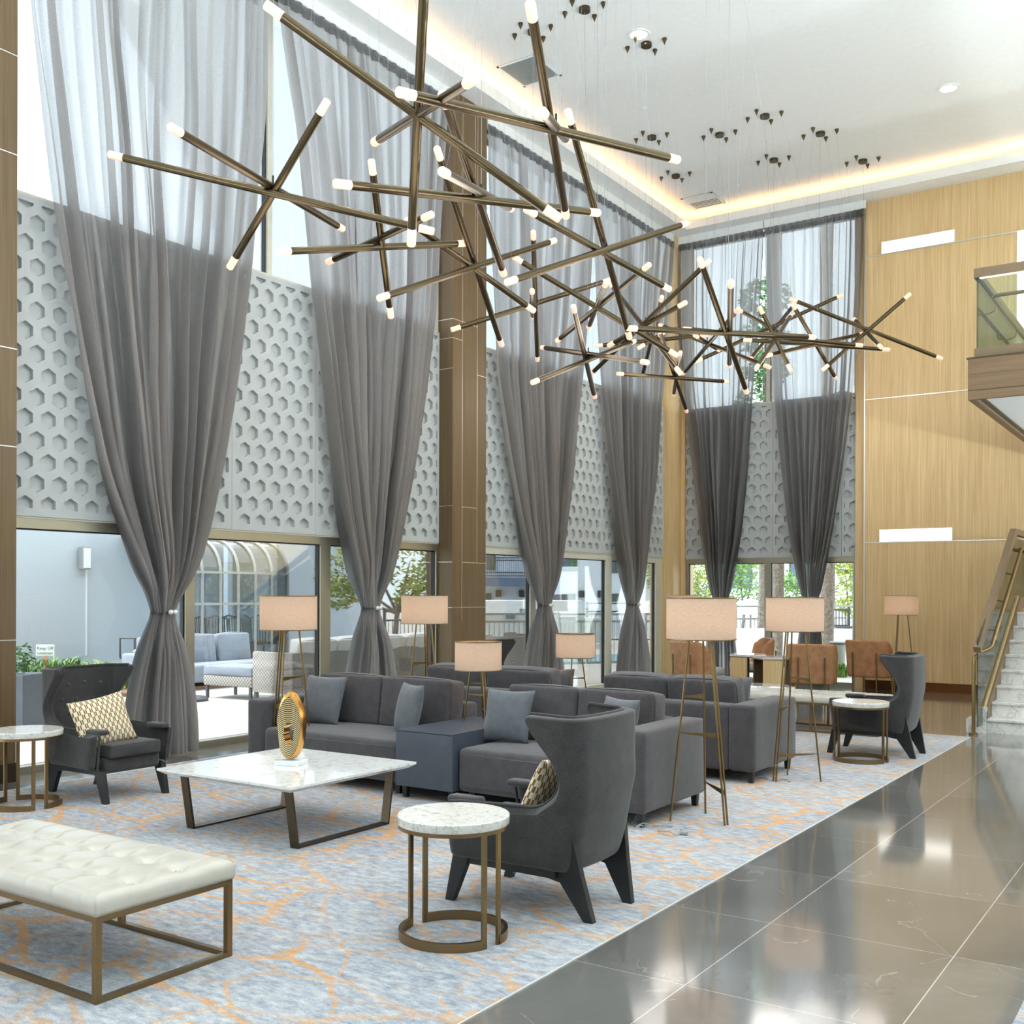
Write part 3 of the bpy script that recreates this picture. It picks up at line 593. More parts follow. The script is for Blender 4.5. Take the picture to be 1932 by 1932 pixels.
def hanging_light(i,hub,can,rods):
    t=thing('hanging_light',CHL[i],'ceiling light',(can[0],can[1],ZC),group='hanging lights of crossed bronze rods'); O=Vector((can[0],can[1],ZC)); H_=Vector(hub)-O
    MB().lathe([(.066,-.045),(.068,-.04),(.068,0)],n=24).build('canopy','rod',t,True)
    MB().path([(0,0,-.04),H_+Vector((0,0,.06))],.0019,5).build('cable','cable',t); w=MB()
    ends=[]
    cent=[]
    for a,b_ in rods:
        A=Vector(a)-O;B=Vector(b_)-O; d=(B-A).normalized(); r=.030; cl=.12
        o=MB().tube(A+d*cl,B-d*cl,r,n=16); m_=A.lerp(B,.5)
        ro=o.build('rod','rod',t,True); 
        for p,q in ((A,A+d*cl),(B,B-d*cl)): MB().path([p,p+(q-p)*.06,q],lambda x:.0305 if x>.01 else .026,16).build('glowing_tip','tip',ro,True)
        ends+= [A+d*.3,B-d*.3]; cent.append((A,B))
    MB().tube(H_+Vector((0,0,.09)),H_+Vector((0,0,-.02)),.008,n=8).build('hub','dark',t,True)
    l=bpy.data.lights.new('rod_glow','POINT'); l.energy=ROD_W; l.color=(1,.93,.86); l.shadow_soft_size=.35; lo=bpy.data.objects.new('rod_glow',l); COL.objects.link(lo); lo.parent=t; lo.location=H_+Vector((0,0,-.45))
    ends.sort(key=lambda p:-p.z); used=ends[:4]
    cones=[(-.24,-.05),(.02,.2),(.24,.02),(-.04,-.22)]
    rem=list(used)
    for q in cones:
        e_=min(rem,key=lambda p:(p.x-q[0])**2+(p.y-q[1])**2); rem.remove(e_)
        MB().lathe([(.002,-.08),(.03,-.012),(.03,0)],q,14).build('cone_anchor','rod',t,True)
        MB().path([(q[0],q[1],-.075),e_],.0009,4).build('wire','cable',t)
for i,(h,c2,r) in enumerate(CH): hanging_light(i,h,c2,r)
# ------------------------------------------------------------------ sofas
def sofa(label,x,y,rz,wseat,depth,arm,group='grey sofas'):
    """local frame: front at y=0 facing -y, seat from x=0 to wseat, arm beyond one end (+1 right, -1 left)"""
    t=thing('sofa',label,'sofa',(x,y,0),rz,group)
    MB().rbox(0,wseat,-.03,depth-.22,.10,.43,.045,4,puff=.018).build('seat','sofa',t,True)
    MB().rbox(0,wseat,depth-.21,depth,.10,.655,.035,3,puff=.006).build('back_panel','sofa',t,True)
    n=2; w=(wseat-.01)/n
    for i in range(n):
        T=Matrix.Translation((w*i+w/2+.005,depth-.33,.43))@Matrix.Rotation(R(-7),4,'X')
        MB().rbox(-w/2+.003,w/2-.003,-.115,.115,-.005,.425,.05,4,T,puff=.02).build('back_cushion','sofa',t,True)
    aw=.24; x0,x1=(wseat,wseat+aw) if arm>0 else (-aw,0)
    MB().rbox(x0,x1,0,depth+.0,.10,.66,.03,3,puff=.006).build('arm','sofa',t,True)
    xs=[-aw+.06 if arm<0 else .08, wseat+aw-.06 if arm>0 else wseat-.08]
    for xx in xs:
        for yy in (.07,depth-.07): MB().add([(xx+a*q,yy+b_*q,z) for q,z in ((.018,0),(.026,.11)) for a,b_ in ((-1,-1),(1,-1),(1,1),(-1,1))],[(3,2,1,0),(4,5,6,7),(0,1,5,4),(1,2,6,5),(2,3,7,6),(3,0,4,7)]).build('leg','ebony',t)
    return t
sofa('grey sofa with two pillows at front left, its arm at the left end',-6.88,6.42,0,1.52,1.03,-1)
sofa('grey sofa right behind the wing chair seen from the back, arm at its right end',-4.79,6.42,0,1.31,1.03,1)
sofa('grey sofa seen from behind at right, its arm near the second tripod lamp',-3.48,9.48,PI,1.31,1.03,-1)
sofa('grey sofa seen from behind at left, only its back cushions showing above the front sofa',-5.36,9.48,PI,1.52,1.03,1)
def corner_table(label,x,y,rz):
    t=thing('corner_table',label,'side table',(x,y,0),rz,'dark cube tables between the sofas')
    MB().rbox(0,.555,-.02,1.0,.10,.525,.004,1).build('body','slate',t); MB().rbox(-.0,.555,-.022,1.0,.525,.537,.003,1).build('top','slate',t)
    for xx in (.05,.505):
        for yy in (.05,.94): MB().add([(xx+a*q,yy+b_*q,z) for q,z in ((.016,0),(.024,.1)) for a,b_ in ((-1,-1),(1,-1),(1,1),(-1,1))],[(3,2,1,0),(4,5,6,7),(0,1,5,4),(1,2,6,5),(2,3,7,6),(3,0,4,7)]).build('leg','ebony',t)
corner_table('dark cube table between the two front sofas',-5.352,6.36,0)
corner_table('dark cube table between the two sofas seen from behind',-4.797,9.54,PI)
def pillow_mesh(w,h,t,n=22):
    def side(sg):
        def f(u,v):
            a,b_=2*u-1,2*v-1
            p=max(0,(1-abs(a)**2.6))**.62*max(0,(1-abs(b_)**2.6))**.62
            x=w/2*a*(1-.075*(1-b_*b_)); z=h/2*b_*(1-.075*(1-a*a))
            return (x,sg*(t/2*p+.0015),z+.004*math.sin(9*a)*p)
        return f
    m=MB(); m.grid(side(1),n,n); m.grid(side(-1),n,n); return m
def pillow(label,loc,rot,mat,w=.42,h=.42,t=.15,cat='cushion',group=None,name='throw_pillow'):
    m=pillow_mesh(w,h,t); me=m.build(name,mat,None,'all'); bm=bmesh.new(); bm.from_mesh(me.data); bmesh.ops.remove_doubles(bm,verts=bm.verts[:],dist=.004); bmesh.ops.recalc_face_normals(bm,faces=bm.faces[:]); bm.to_mesh(me.data); bm.free()
    me.location=loc; me.rotation_euler=rot; tag(me,label,cat,group); return me
PG='plain grey throw pillows'
pillow('square grey pillow at the left end of the left front sofa',(-6.63,6.86,.645),(R(-17),0,R(2)),'pillow',.46,.44,group=PG)
pillow('grey pillow turned sideways against the right end of the left front sofa',(-5.60,6.80,.635),(R(-12),0,R(-28)),'pillow',.43,.43,group=PG)
pillow('square grey pillow beside the dark cube table on the right front sofa',(-4.63,6.83,.64),(R(-17),0,R(6)),'pillow',group=PG)
pillow('grey pillow in the right corner of the right front sofa, behind the wing chair top',(-3.66,6.84,.63),(R(-10),0,R(-25)),'pillow',group=PG)
pillow('grey pillow poking out beside the far left cushions behind the smaller table lamp',(-5.58,9.05,.635),(R(10),0,R(35)),'pillow',group=PG)
pillow('grey pillow poking out beside the back cushions near the second tripod lamp',(-3.74,9.1,.635),(R(10),0,R(40)),'pillow',group=PG)
# ------------------------------------------------------------------ wing armchairs
def wing_chair(label,x,y,rz,group='wing armchairs'):
    t=thing('wing_armchair',label,'armchair',(x,y,0),rz,group)
    YF=-.385
    def row(z):
        k=(z-.25)/.76; yb=.255+.09*min(1,k/.55)**.7; wb=.262+.02*k
        tb=[(.25,yb+.345),(.40,yb+.365),(.49,yb+.38),(.515,yb+.385),(.53,yb+.36),(.537,yb+.20),(.542,.21),(.56,.15),(.60,.10),(.65,.078),(.70,.078),(.76,.10),(.83,.145),(.90,.20),(.955,.24),(.985,.25),(1.0,.24),(1.01,.225)]
        f=None
        for (za,fa),(zb,fb) in zip(tb,tb[1:]):
            if za<=z<=zb: f=fa+(fb-fa)*(z-za)/(zb-za)
        if f is None: f=tb[0][1] if z<.25 else tb[-1][1]
        return yb,wb,f,k
    zs=[.25,.31,.38,.45,.49,.51,.525,.533,.538,.543,.56,.58,.61,.64,.67,.70,.74,.78,.82,.86,.90,.93,.955,.975,.99,1.005]
    def ring(z):
        yb,wb,f,k=row(z); fl=.012 if z>.56 else .045*min(1,f/.6); rc=min(.07,f*.7); P=[]
        for j in range(9):
            q=j/8; P.append((-wb-fl*(1-q)**1.5,yb-f+(f-rc)*q if f>rc else yb-rc))
        for j in range(1,7): a=PI+ -PI/2*j/6; P.append((-wb+rc+rc*math.cos(a),yb-rc+rc*math.sin(a)))
        for j in range(1,10): q=j/10; P.append((-wb+rc+(2*wb-2*rc)*q,yb+.012*math.sin(PI*q)))
        for j in range(0,7): a=PI/2-PI/2*j/6; P.append((wb-rc+rc*math.cos(a),yb-rc+rc*math.sin(a)))
        for j in range(1,9): q=1-j/8; P.append((wb+fl*(1-q)**1.5,yb-f+(f-rc)*q if f>rc else yb-rc))
        dip=.012 if z>.95 else 0
        n=len(P); return [(p[0],p[1],z-dip*math.sin(PI*i/(n-1))) for i,p in enumerate(P)]
    rows=[ring(z) for z in zs]; w=len(rows[0]); m=MB()
    m.add([p for r in rows for p in r],[(j*w+i,j*w+i+1,(j+1)*w+i+1,(j+1)*w+i) for j in range(len(rows)-1) for i in range(w-1)])
    o=m.build('shell','chair',t,'all',fix=False)
    s=o.modifiers.new('thickness','SOLIDIFY'); s.thickness=.066; s.offset=-1; s.use_even_offset=False
    s2=o.modifiers.new('smooth','SUBSURF'); s2.levels=1; s2.render_levels=1
    ed=[r[0] for r in rows]+[rows[-1][i] for i in range(1,w-1)]+[r[-1] for r in reversed(rows)]
    MB().path(ed,.009,8).build('piping','chair',t,True)
    MB().rbox(-.25,.25,-.36,.24,.218,.34,.03,3).build('seat_base','chair',t,True)
    MB().rbox(-.228,.228,-.395,.20,.335,.435,.035,4,puff=.02).build('seat_cushion','chair',t,True)
    for sg in (-1,1):
        MB().rbox(sg*.272-.042,sg*.272+.042,-.395,-.20,.518,.556,.017,3).build('arm_pad','chair',t,True)
        MB().prism([(-.37,.245),(-.27,.245),(-.375,0),(-.42,0)],sg*.27-.02,sg*.27+.02).build('leg','ebony',t)
        a=sg*.235; b2=sg*.165
        lg=MB(); pts=[(.335,.45),(.27,.25),(.16,.235),(.16,.20),(.25,.185),(.37,0),(.42,0),(.375,.22)]
        n=len(pts); off=lambda z:(a+(b2-a)*(1-z/.47)); 
        vs=[(off(z)+sg*.035-.018,y_,z) for y_,z in pts]+[(off(z)+sg*.035+.018,y_,z) for y_,z in pts]
        lg.add(vs,[tuple(range(n))[::-1],tuple(range(n,2*n))]+[(i,(i+1)%n,n+(i+1)%n,n+i) for i in range(n)]); lg.build('leg','ebony',t)
        MB().bar((sg*.262,-.35,.232),(sg*.258,.24,.228),.036,.044).build('side_rail','ebony',t)
    bt_=[(-.16,.86),(0,.87),(.16,.86),(-.22,.74),(-.08,.74),(.08,.74),(.22,.74),(-.15,.62),(0,.62),(.15,.62)]
    for bx,bz in bt_: MB().ball((bx*.92,.272,bz),.014,10).build('button','chair',t,'all')
    return t
wa=wing_chair('charcoal wing armchair with buttoned back facing us, by the left window',-7.36,5.17,PI/2)
wb_=dup(wa,(-2.94,4.67,0),-PI/2,'charcoal wing armchair seen from behind beside the front round table')
dup(wa,(-2.89,10.88,0),-PI/2,'charcoal wing armchair at far right behind the small far round table')
dup(wa,(-7.36,10.86,0),PI/2,'charcoal wing armchair mostly hidden behind the front table lamp')
pillow('cream and brown patterned cushion on the armchair by the left window',(-7.18,5.02,.60),(R(-20),R(-9),PI/2+R(-8)),'pattern',.46,.40,.14,group='patterned cushions')
pillow('cream and brown patterned cushion half hidden in the armchair seen from behind',(-2.90,4.66,.595),(R(-26),0,-PI/2),'pattern',.40,.38,.12,group='patterned cushions')
# ------------------------------------------------------------------ tables, bench, sculpture
def round_table(label,x,y,rz=0):
    t=thing('round_side_table',label,'side table',(x,y,0),rz,'round stone-topped side tables')
    MB().lathe([(.236,.53),(.26,.531),(.262,.534),(.262,.568),(.258,.572),(.0005,.572)],n=64,caps=True).build('top','terrazzo',t,True)
    MB().arcband((0,0),.238,.258,.512,.531,0,2*PI,64).build('top_ring','bronze',t,True)
    for a in (0,180):
        MB().arcband((0,0),.235,.255,0,.045,R(a+11),R(a+169),40).build('base_ring','bronze',t,True)
    for a in (11,169,191,349):
        q=R(a); p=(.245*math.cos(q),.245*math.sin(q)); MB().bar((p[0],p[1],.0),(p[0],p[1],.52),.026,.012,(math.cos(q),math.sin(q),0)).build('leg','bronze',t)
    return t
rt_=round_table('round speckled stone side table in front of the wing chair seen from behind',-2.977,3.945,R(-8))
dup(rt_,(-2.885,10.27,0),R(-8),'round stone side table at far right, beside the far wing armchair')
dup(rt_,(-7.41,4.53,0),R(-8),'round stone side table cut off by the left frame edge')
ct=thing('coffee_table','large square white marble coffee table with angled bronze legs','coffee table',(-5.29,5.15,0))
MB().add([(sx*.625,sy*.6,.42) for sx,sy in ((-1,-1),(1,-1),(1,1),(-1,1))]+[(sx*.625,sy*.6,.405) for sx,sy in ((-1,-1),(1,-1),(1,1),(-1,1))]+[(sx*.585,sy*.56,.38) for sx,sy in ((-1,-1),(1,-1),(1,1),(-1,1))],[(0,1,2,3),(11,10,9,8)]+[(k+i,k+(i+1)%4,k+4+(i+1)%4,k+4+i) for k in (0,4) for i in range(4)]).build('top','marbletop',ct)
for sx in (-1,1):
    MB().box(sx*.49-.033,sx*.49+.033,-.425,.425,0,.016).build('runner','bronzedark',ct)
    for sy in (-1,1): MB().bar((sx*.49,sy*.425,0.004),(sx*.49,sy*.485,.383),.016,.066,(1,0,0)).build('leg','bronzedark',ct)
def bench(label,x,y,w,d,rz=0):
    t=thing('tufted_bench',label,'bench',(x,y,0),rz,'tufted cream benches')
    nb=8; bx=[w*(i+.5)/nb-w/2 for i in range(nb)]; by=[-d/6,d/6]
    def top(u,v):
        X_,Y_=(u-.5)*w,(v-.5)*d
        e=min(1,min(w/2-abs(X_),d/2-abs(Y_))/.05); z=.43-.03*(1-math.sqrt(max(0,1-(1-e)**2)))+.012*(1-(2*u-1)**4)*(1-(2*v-1)**4)
        for p in bx:
            for q in by:
                r2=((X_-p)**2+(Y_-q)**2); z-=.030*math.exp(-r2/.0022)+.006*math.exp(-r2/.012)
        # seams
        for i,p in enumerate(bx):
            dd=abs(X_-p)
            if abs(Y_)>d/6: z-=.006*math.exp(-(dd/.008)**2)
            else: z-=.0045*math.exp(-(dd/.009)**2)
        for q in by: z-=.003*math.exp(-((Y_-q)/.009)**2)*(1 if abs(X_)<w/2-w/nb/2 else 0)
        return (X_,Y_,z)
    m=MB().grid(top,170,80); nu,nv=171,81
    per=[i for i in range(nu)]+[j*nu+nu-1 for j in range(1,nv)]+[(nv-1)*nu+i for i in range(nu-2,-1,-1)]+[j*nu for j in range(nv-2,0,-1)]
    b0=len(m.v); m.v+=[(m.v[i][0]*1.004,m.v[i][1]*1.006,.36) for i in per]+[(m.v[i][0]*.995,m.v[i][1]*.992,.343) for i in per]; n=len(per)
    m.f+=[(per[i],per[(i+1)%n],b0+(i+1)%n,b0+i) for i in range(n)]+[(b0+i,b0+(i+1)%n,b0+n+(i+1)%n,b0+n+i) for i in range(n)]+[tuple(b0+n+i for i in range(n))]
    m.build('cushion','cream',t,'all')
    f=MB(); a,b_=w/2-.02,d/2-.02; k=.0125
    for z in (.0125,.33):
        for sy in (-1,1): f.box(-a,a,sy*b_-k,sy*b_+k,z-k,z+k)
        for sx in (-1,1): f.box(sx*a-k,sx*a+k,-b_,b_,z-k,z+k)
    f.build('frame','bronze',t)
    for sx in (-1,0,1):
        for sy in (-1,1): MB().box(sx*(a-.0)-k-.001,sx*(a-.0)+k+.001,sy*b_-k-.001,sy*b_+k+.001,.0,.342).build('leg','bronze',t)
    for p in bx:
        for q in by: MB().ball((p,q,.408),.011,8,.6).build('button','cream',t,'all')
    return t
bench('long tufted cream leather bench with bronze frame at the lower left',-4.365,2.835,1.53,.69)
bench('far tufted cream bench behind the far sofa arm, near the leather chairs',-3.95,12.37,1.54,.69)
sc=thing('ring_sculpture','tall gold ring sculpture on a white block, on the marble coffee table','sculpture',(-5.30,5.18,.42),R(16))
MB().rbox(-.085,.085,-.085,.085,0,.03,.003,1).build('base','white',sc)
def sculpt(front):
    m=MB(); n=72; rows=[]
    def out(a): return (.098*math.cos(a)*(1+.05*math.sin(3*a+1)+.02*math.sin(7*a)),.265+.232*math.sin(a)*(1+.02*math.sin(5*a)))
    def inn(a): return (.038*math.cos(a)+.003*math.sin(9*a),.215+.072*math.sin(a)*(1+.05*math.sin(7*a)))
    if front:
        def f(u,v): a=2*PI*u; o=out(a); i=inn(a); q=v*.82; return (i[0]+(o[0]-i[0])*q,-.0405,i[1]+(o[1]-i[1])*q)
        m.grid(f,n,6)
        return m
    prof=[(0,-.04),(.85,-.04),(.97,-.03),(1.0,-.012),(1.01,.012),(.97,.03),(.85,.04),(0,.04)]
    vs=[];k=len(prof)
    for j in range(n):
        a=2*PI*j/n; o=out(a); i=inn(a)
        for q,y in prof: vs.append((i[0]+(o[0]-i[0])*q,y,i[1]+(o[1]-i[1])*q))
    m.add(vs,[(j*k+i,j*k+(i+1)%k,((j+1)%n)*k+(i+1)%k,((j+1)%n)*k+i) for j in range(n) for i in range(k)]); return m
sculpt(False).build('ring_body','gold',sc,True); sculpt(True).build('ringed_face','rings',sc,True)
# ------------------------------------------------------------------ lamps
def lamp(name,label,x,y,z0,h,shr,shz0,rz,spread,top,power,group,rodr):
    t=thing(name,label,'lamp',(x,y,z0),rz,group)
    sh=MB(); n=48; sh.lathe([(shr-.002,shz0),(shr,shz0),(shr,h),(shr-.002,h)],n=n,caps=False).build('shade','shade',t,True)
    MB().arcband((0,0),shr-.004,shr+.002,shz0-.003,shz0+.004,0,2*PI,n).build('lower_ring','bronze',t)
    rim=MB().arcband((0,0),shr-.004,shr+.002,h-.004,h+.003,0,2*PI,n)
    for k in range(3): a=R(120*k); rim.bar((0,0,h-.006),(shr*math.cos(a),shr*math.sin(a),h-.002),.004,.004)
    rim.build('upper_ring','bronze',t)
    ang=[R(90),R(210),R(330)]; feet=[]; tops=[]
    for a in ang: feet.append(Vector((spread*math.cos(a),spread*math.sin(a),0))); tops.append(Vector((top*math.cos(a),top*math.sin(a),shz0+.05)))
    for i in range(3):
        tw=Vector((-math.sin(ang[i]),math.cos(ang[i]),0))*rodr*(1.7 if i==2 else 0)
        MB().tube(feet[i]+tw,tops[i]+tw,rodr,n=10).build('leg','brass',t,True)
        if i==2: MB().tube(feet[i]-tw*1.6,tops[i]-tw*.9,rodr,n=10).build('leg','brass',t,True)
    def wedge(i,j,fr):
        p=feet[i].lerp(tops[i],fr); q=feet[j].lerp(tops[j],fr); hh=.032*h/1.56; ww=rodr
        m=MB(); d=(q-p).normalized(); sd=Vector((-d.y,d.x,0))*ww*.5
        vs=[p+sd*s_+Vector((0,0,zz)) for s_ in (-1,1) for zz in (-.003,.003)]+[q+sd*s_+Vector((0,0,zz)) for s_ in (-1,1) for zz in (-hh,.003)]
        m.add(vs,[(0,1,3,2),(4,6,7,5),(0,4,5,1),(2,3,7,6),(1,5,7,3),(0,2,6,4)]).build('brace','brass',t)
    wedge(1,0,.66); wedge(1,2,.47); wedge(0,2,.18)
    hb=MB(); hb.lathe([(.012,shz0-.0),(.012,shz0+.09),(.02,shz0+.1)],n=14)
    for p in tops: hb.bar((0,0,shz0+.05),p,.006,.006)
    hb.build('socket','bronze',t,True)
    MB().ball((0,0,shz0+.15*(h-shz0)/.285),.03,12).build('bulb','bulb',t,'all')
    l=bpy.data.lights.new('lamp_bulb','POINT'); l.energy=power; l.color=(1,.60,.34); l.shadow_soft_size=.05
    o=bpy.data.objects.new('lamp_bulb',l); COL.objects.link(o); o.parent=t; o.location=(0,0,shz0+.5*(h-shz0)); return t
M['bulb']=emit('warm_bulb',(255,214,160),6)
FG='tripod floor lamps'
L1=lamp('floor_lamp','tripod floor lamp with white drum shade standing right of the front sofa arm',-3.055,6.93,0,1.565,.243,1.275,R(15),.225,.085,LAMP_W,FG,.0075)
for x,y,rz,l in ((-3.06,8.90,-86,'tripod floor lamp with white drum shade beside the arm of the sofa seen from behind'),(-6.69,6.50,205,'tripod floor lamp standing behind the left front sofa, glowing orange before the conservatory'),(-6.93,8.67,150,'tripod floor lamp in front of the lower end of the oak pillar'),(-4.10,16.76,40,'small-looking tripod floor lamp against the far oak wall'),(-7.45,16.2,80,'tripod floor lamp mostly hidden behind the nearest tripod lampshade')):
    dup(L1,(x,y,0),R(rz),l)
L2=lamp('table_lamp','tripod table lamp with drum shade on the dark cube table between the front sofas',-5.13,7.13,.538,.655,.194,.42,R(15),.12,.06,LAMP_W*.6,'tripod table lamps',.0065)
dup(L2,(-5.34,9.07,.538),R(60),'tripod table lamp with drum shade on the farther dark cube table')
# ------------------------------------------------------------------ far seating corner
def leather_chair(label,x,y,rz):
    t=thing('leather_chair',label,'chair',(x,y,0),rz,'tan leather lounge chairs')
    def f(u,v):
        z=.26+.60*v; e=2*u-1; w=.31+.02*v; 
        if abs(e)<.62: q=e/.62; return (w*.93*q,.27+.05*v+.03*(1-q*q)-.015,z-.0*q)
        q=(abs(e)-.62)/.38; sg=1 if e>0 else -1
        return (sg*(w*.93+.045*math.sin(q*PI/2)),.255+.05*v-.26*q*(1-.45*v)+.0,z-(.10*q*q if v>.9 else 0))
    o=MB().grid(f,36,14).build('backrest','leather',t,'all',fix=False); m=o.modifiers.new('thickness','SOLIDIFY'); m.thickness=.045; m.offset=0; s2=o.modifiers.new('smooth','SUBSURF'); s2.levels=1; s2.render_levels=1
    MB().rbox(-.28,.28,-.30,.24,.33,.45,.035,4,puff=.02).build('seat','seatgrey',t,True)
    for sg in (-1,1):
        MB().tube((sg*.19,.345,.0),(sg*.19,.365,.66),.012,n=10).build('leg','brass',t,True)
        MB().tube((sg*.24,-.27,.0),(sg*.22,-.24,.34),.012,n=10).build('leg','brass',t,True)
        MB().bar((sg*.19,.345,.30),(sg*.22,-.24,.32),.016,.016).build('side_rail','brass',t)
    return t
c1=leather_chair('tan leather chair seen from behind at left, partly behind the nearest tripod lamp',-6.78,15.28,PI-R(22))
for x,y,rz,l in ((-6.50,16.75,-R(56),'tan leather chair turned towards us, its grey seat showing beside the hexagonal tables'),(-5.12,15.68,PI+R(16),'wide tan leather chair seen from behind the second tripod lamp'),(-4.72,17.45,PI-R(4),'tan leather chair with two brass rods on its back, next to the oak wall')):
    dup(c1,(x,y,0),rz,l)
def hex_table(label,x,y,rz,h):
    t=thing('hexagonal_table',label,'side table',(x,y,0),rz,'pair of hexagonal side tables'); P=[(.31*math.cos(R(60*k)),.31*math.sin(R(60*k))) for k in range(6)]
    MB().prism(P,h-.03,h,'z').build('top','marbletop',t)
    for i,(a,m) in enumerate(((0,'cream'),(2,'oakdark'),(4,'oak'))):
        p,q=P[a],P[(a+1)%6]; MB().bar((p[0]*.96,p[1]*.96,(h-.03)/2),(q[0]*.96,q[1]*.96,(h-.03)/2),.022,h-.03).build('leg_panel',m,t)
    MB().prism([(x_*1.015,y_*1.015) for x_,y_ in P],h-.042,h-.03,'z').build('edge_band','brass',t)
hex_table('hexagonal side table with a pale leg panel, left of its twin',-6.12,15.66,R(-12),.66)
hex_table('hexagonal side table touching the wide tan chair, right of its twin',-5.62,15.42,R(18),.65)
t=thing('round_coffee_table','low round white table with wooden edge behind the second tripod lamp','coffee table',(-5.0,12.95,0))
MB().lathe([(.44,.36),(.52,.362),(.53,.37),(.53,.375)],n=56).build('edge','oak',t,True); MB().lathe([(.53,.375),(.53,.41),(.52,.415)],n=56).build('top','marbletop',t,True); MB().lathe([(.26,0),(.26,.36)],n=32).build('base','oakdark',t,True)
t=thing('power_cord','clear power cord coiled on the carpet under the nearest tripod lamp','cord',(-3.2,6.55,.006))
pts=[(-.25+.02*i+.05*math.cos(i*.9),.12*math.sin(i*.55)-.02*i*.2,.006+.012*(i%3)) for i in range(26)]
MB().path(pts,.0045,6).build('cable','cable',t,True); MB().rbox(.22,.27,-.13,-.10,0,.025,.006,2).build('plug','cable',t)
t=thing('power_cord','clear power cord trailing under the arm of the sofa seen from behind','cord',(-3.3,8.75,.006))
MB().path([(-.25+.025*i,.05*math.sin(i*.8),.006+.01*(i%2)) for i in range(22)],.0045,6).build('cable','cable',t,True)
# ------------------------------------------------------------------ outside
g=MB().box(-90,40,-60,110,-.25,-.04); struct('ground',g,'concrete')
def leaves(m,c,rad,n,size,rnd,hollow=.55):
    for _ in range(n):
        d=Vector((rnd.gauss(0,1),rnd.gauss(0,1),rnd.gauss(0,1))).normalized()*(hollow+(1-hollow)*rnd.random()**.5)
        p=Vector((c[0]+d.x*rad[0],c[1]+d.y*rad[1],c[2]+d.z*rad[2])); u=Vector((rnd.gauss(0,1),rnd.gauss(0,1),rnd.gauss(0,.6))).normalized()*size*rnd.uniform(.7,1.4); w=u.cross(Vector((rnd.gauss(0,1),rnd.gauss(0,1),rnd.gauss(0,1)))).normalized()*size*.35
        m.add([p-u,p+w,p+u,p-w],[(0,1,2,3)])
def tree(name,label,loc,h,tr,clusters,n,size,mat,seed,bark='bark',group=None,cat='tree'):
    rnd=random.Random(seed); t=thing(name,label,cat,loc,0,group); k=MB(); top=Vector((.1,.05,h)); k.path([(0,0,0),(.05,0,h*.4),top],lambda q:tr*(1-.45*q),8)
    f=MB()
    for c in clusters:
        k.path([top*.85,top.lerp(Vector(c[:3]),.55)+Vector((0,0,-.1)),Vector(c[:3])],lambda q:tr*.45*(1-.7*q),6)
        leaves(f,c[:3],(c[3],c[3],c[3]*.75),int(n/len(clusters)),size,rnd)
    k.build('trunk',bark,t,True); f.build('foliage',mat,t,fix=False); return t
def tuft(label,loc,n,h,spread,mat,seed,w=.02,name='strappy_plant',group='strappy plants in the outdoor beds'):
    rnd=random.Random(seed); m=MB()
    for _ in range(n):
        a=rnd.uniform(0,2*PI); hh=h*rnd.uniform(.6,1.1); r=spread*rnd.uniform(.3,1.1); o=Vector((rnd.uniform(-.3,.3)*spread,rnd.uniform(-.3,.3)*spread,0)); d=Vector((math.cos(a),math.sin(a),0)); s_=Vector((-d.y,d.x,0))*w
        P=[o+d*r*q*q+Vector((0,0,hh*(q-.35*q**3))) for q in (0,.35,.7,1)]
        vs=[]
        for q,p in zip((1,1,.7,.08),P): vs+=[p-s_*q,p+s_*q]
        m.add(vs,[(0,1,3,2),(2,3,5,4),(4,5,7,6)])
    o=m.build(name,mat,None,fix=False); o.location=loc; return tag(o,label,'plant',group)
# white building, conservatory
bw=thing('white_building','white stucco building across the patio through the left windows','building',(-19.2,14,0))
MB().box(-3,0,-9,2.6,-.05,4.2).build('wall','stucco',bw); MB().box(-3,-1.2,2.6,9.5,-.05,4.2).build('wall','paleblue',bw); MB().box(.0,.03,13.034-14-.012,13.034-14+.012,.3,2.4).build('conduit','white',bw)
sp=thing('wall_speaker','grey outdoor loudspeaker mounted on the white building','speaker',(-19.2,12.925,1.6+0.670)); MB().rbox(.04,.2,-.1,.1,-.23,.23,.02,2).build('cabinet','railgrey',sp); MB().box(.2,.206,-.08,.08,-.2,.2).build('grille','white',sp); MB().box(0,.05,-.02,.02,-.04,.04).build('bracket','iron',sp)
cv=thing('conservatory','curved glass lean-to conservatory with metal ribs on the patio','building',(-19.2,13.889,0))
prof=[(0,2.75)]+[(1.2+.75*math.sin(R(a)),2.0+.72*math.cos(R(a))) for a in range(0,91,10)]+[(1.95,1.35),(1.95,0)]
LC=16.736-13.889
rb=MB()
for i in range(7): 
    y_=LC*i/6; MB().path([(x,y_,z) for x,z in prof],.032,6).build('rib','railgrey',cv)
for x,z in (prof[1],prof[-3],prof[-2]): MB().bar((x,0,z),(x,LC,z),.05,.05).build('purlin','railgrey',cv)
gl=MB(); k=len(prof); gl.add([(x-.02,y_,z-.02) for y_ in (0,LC) for x,z in prof],[(i,i+1,k+i+1,k+i) for i in range(k-1)]); gl.add([(x-.02,LC,z-.02) for x,z in prof]+[(0,LC,0)],[tuple(range(k+1))]); gl.build('glazing','glassroof',cv,fix=False)
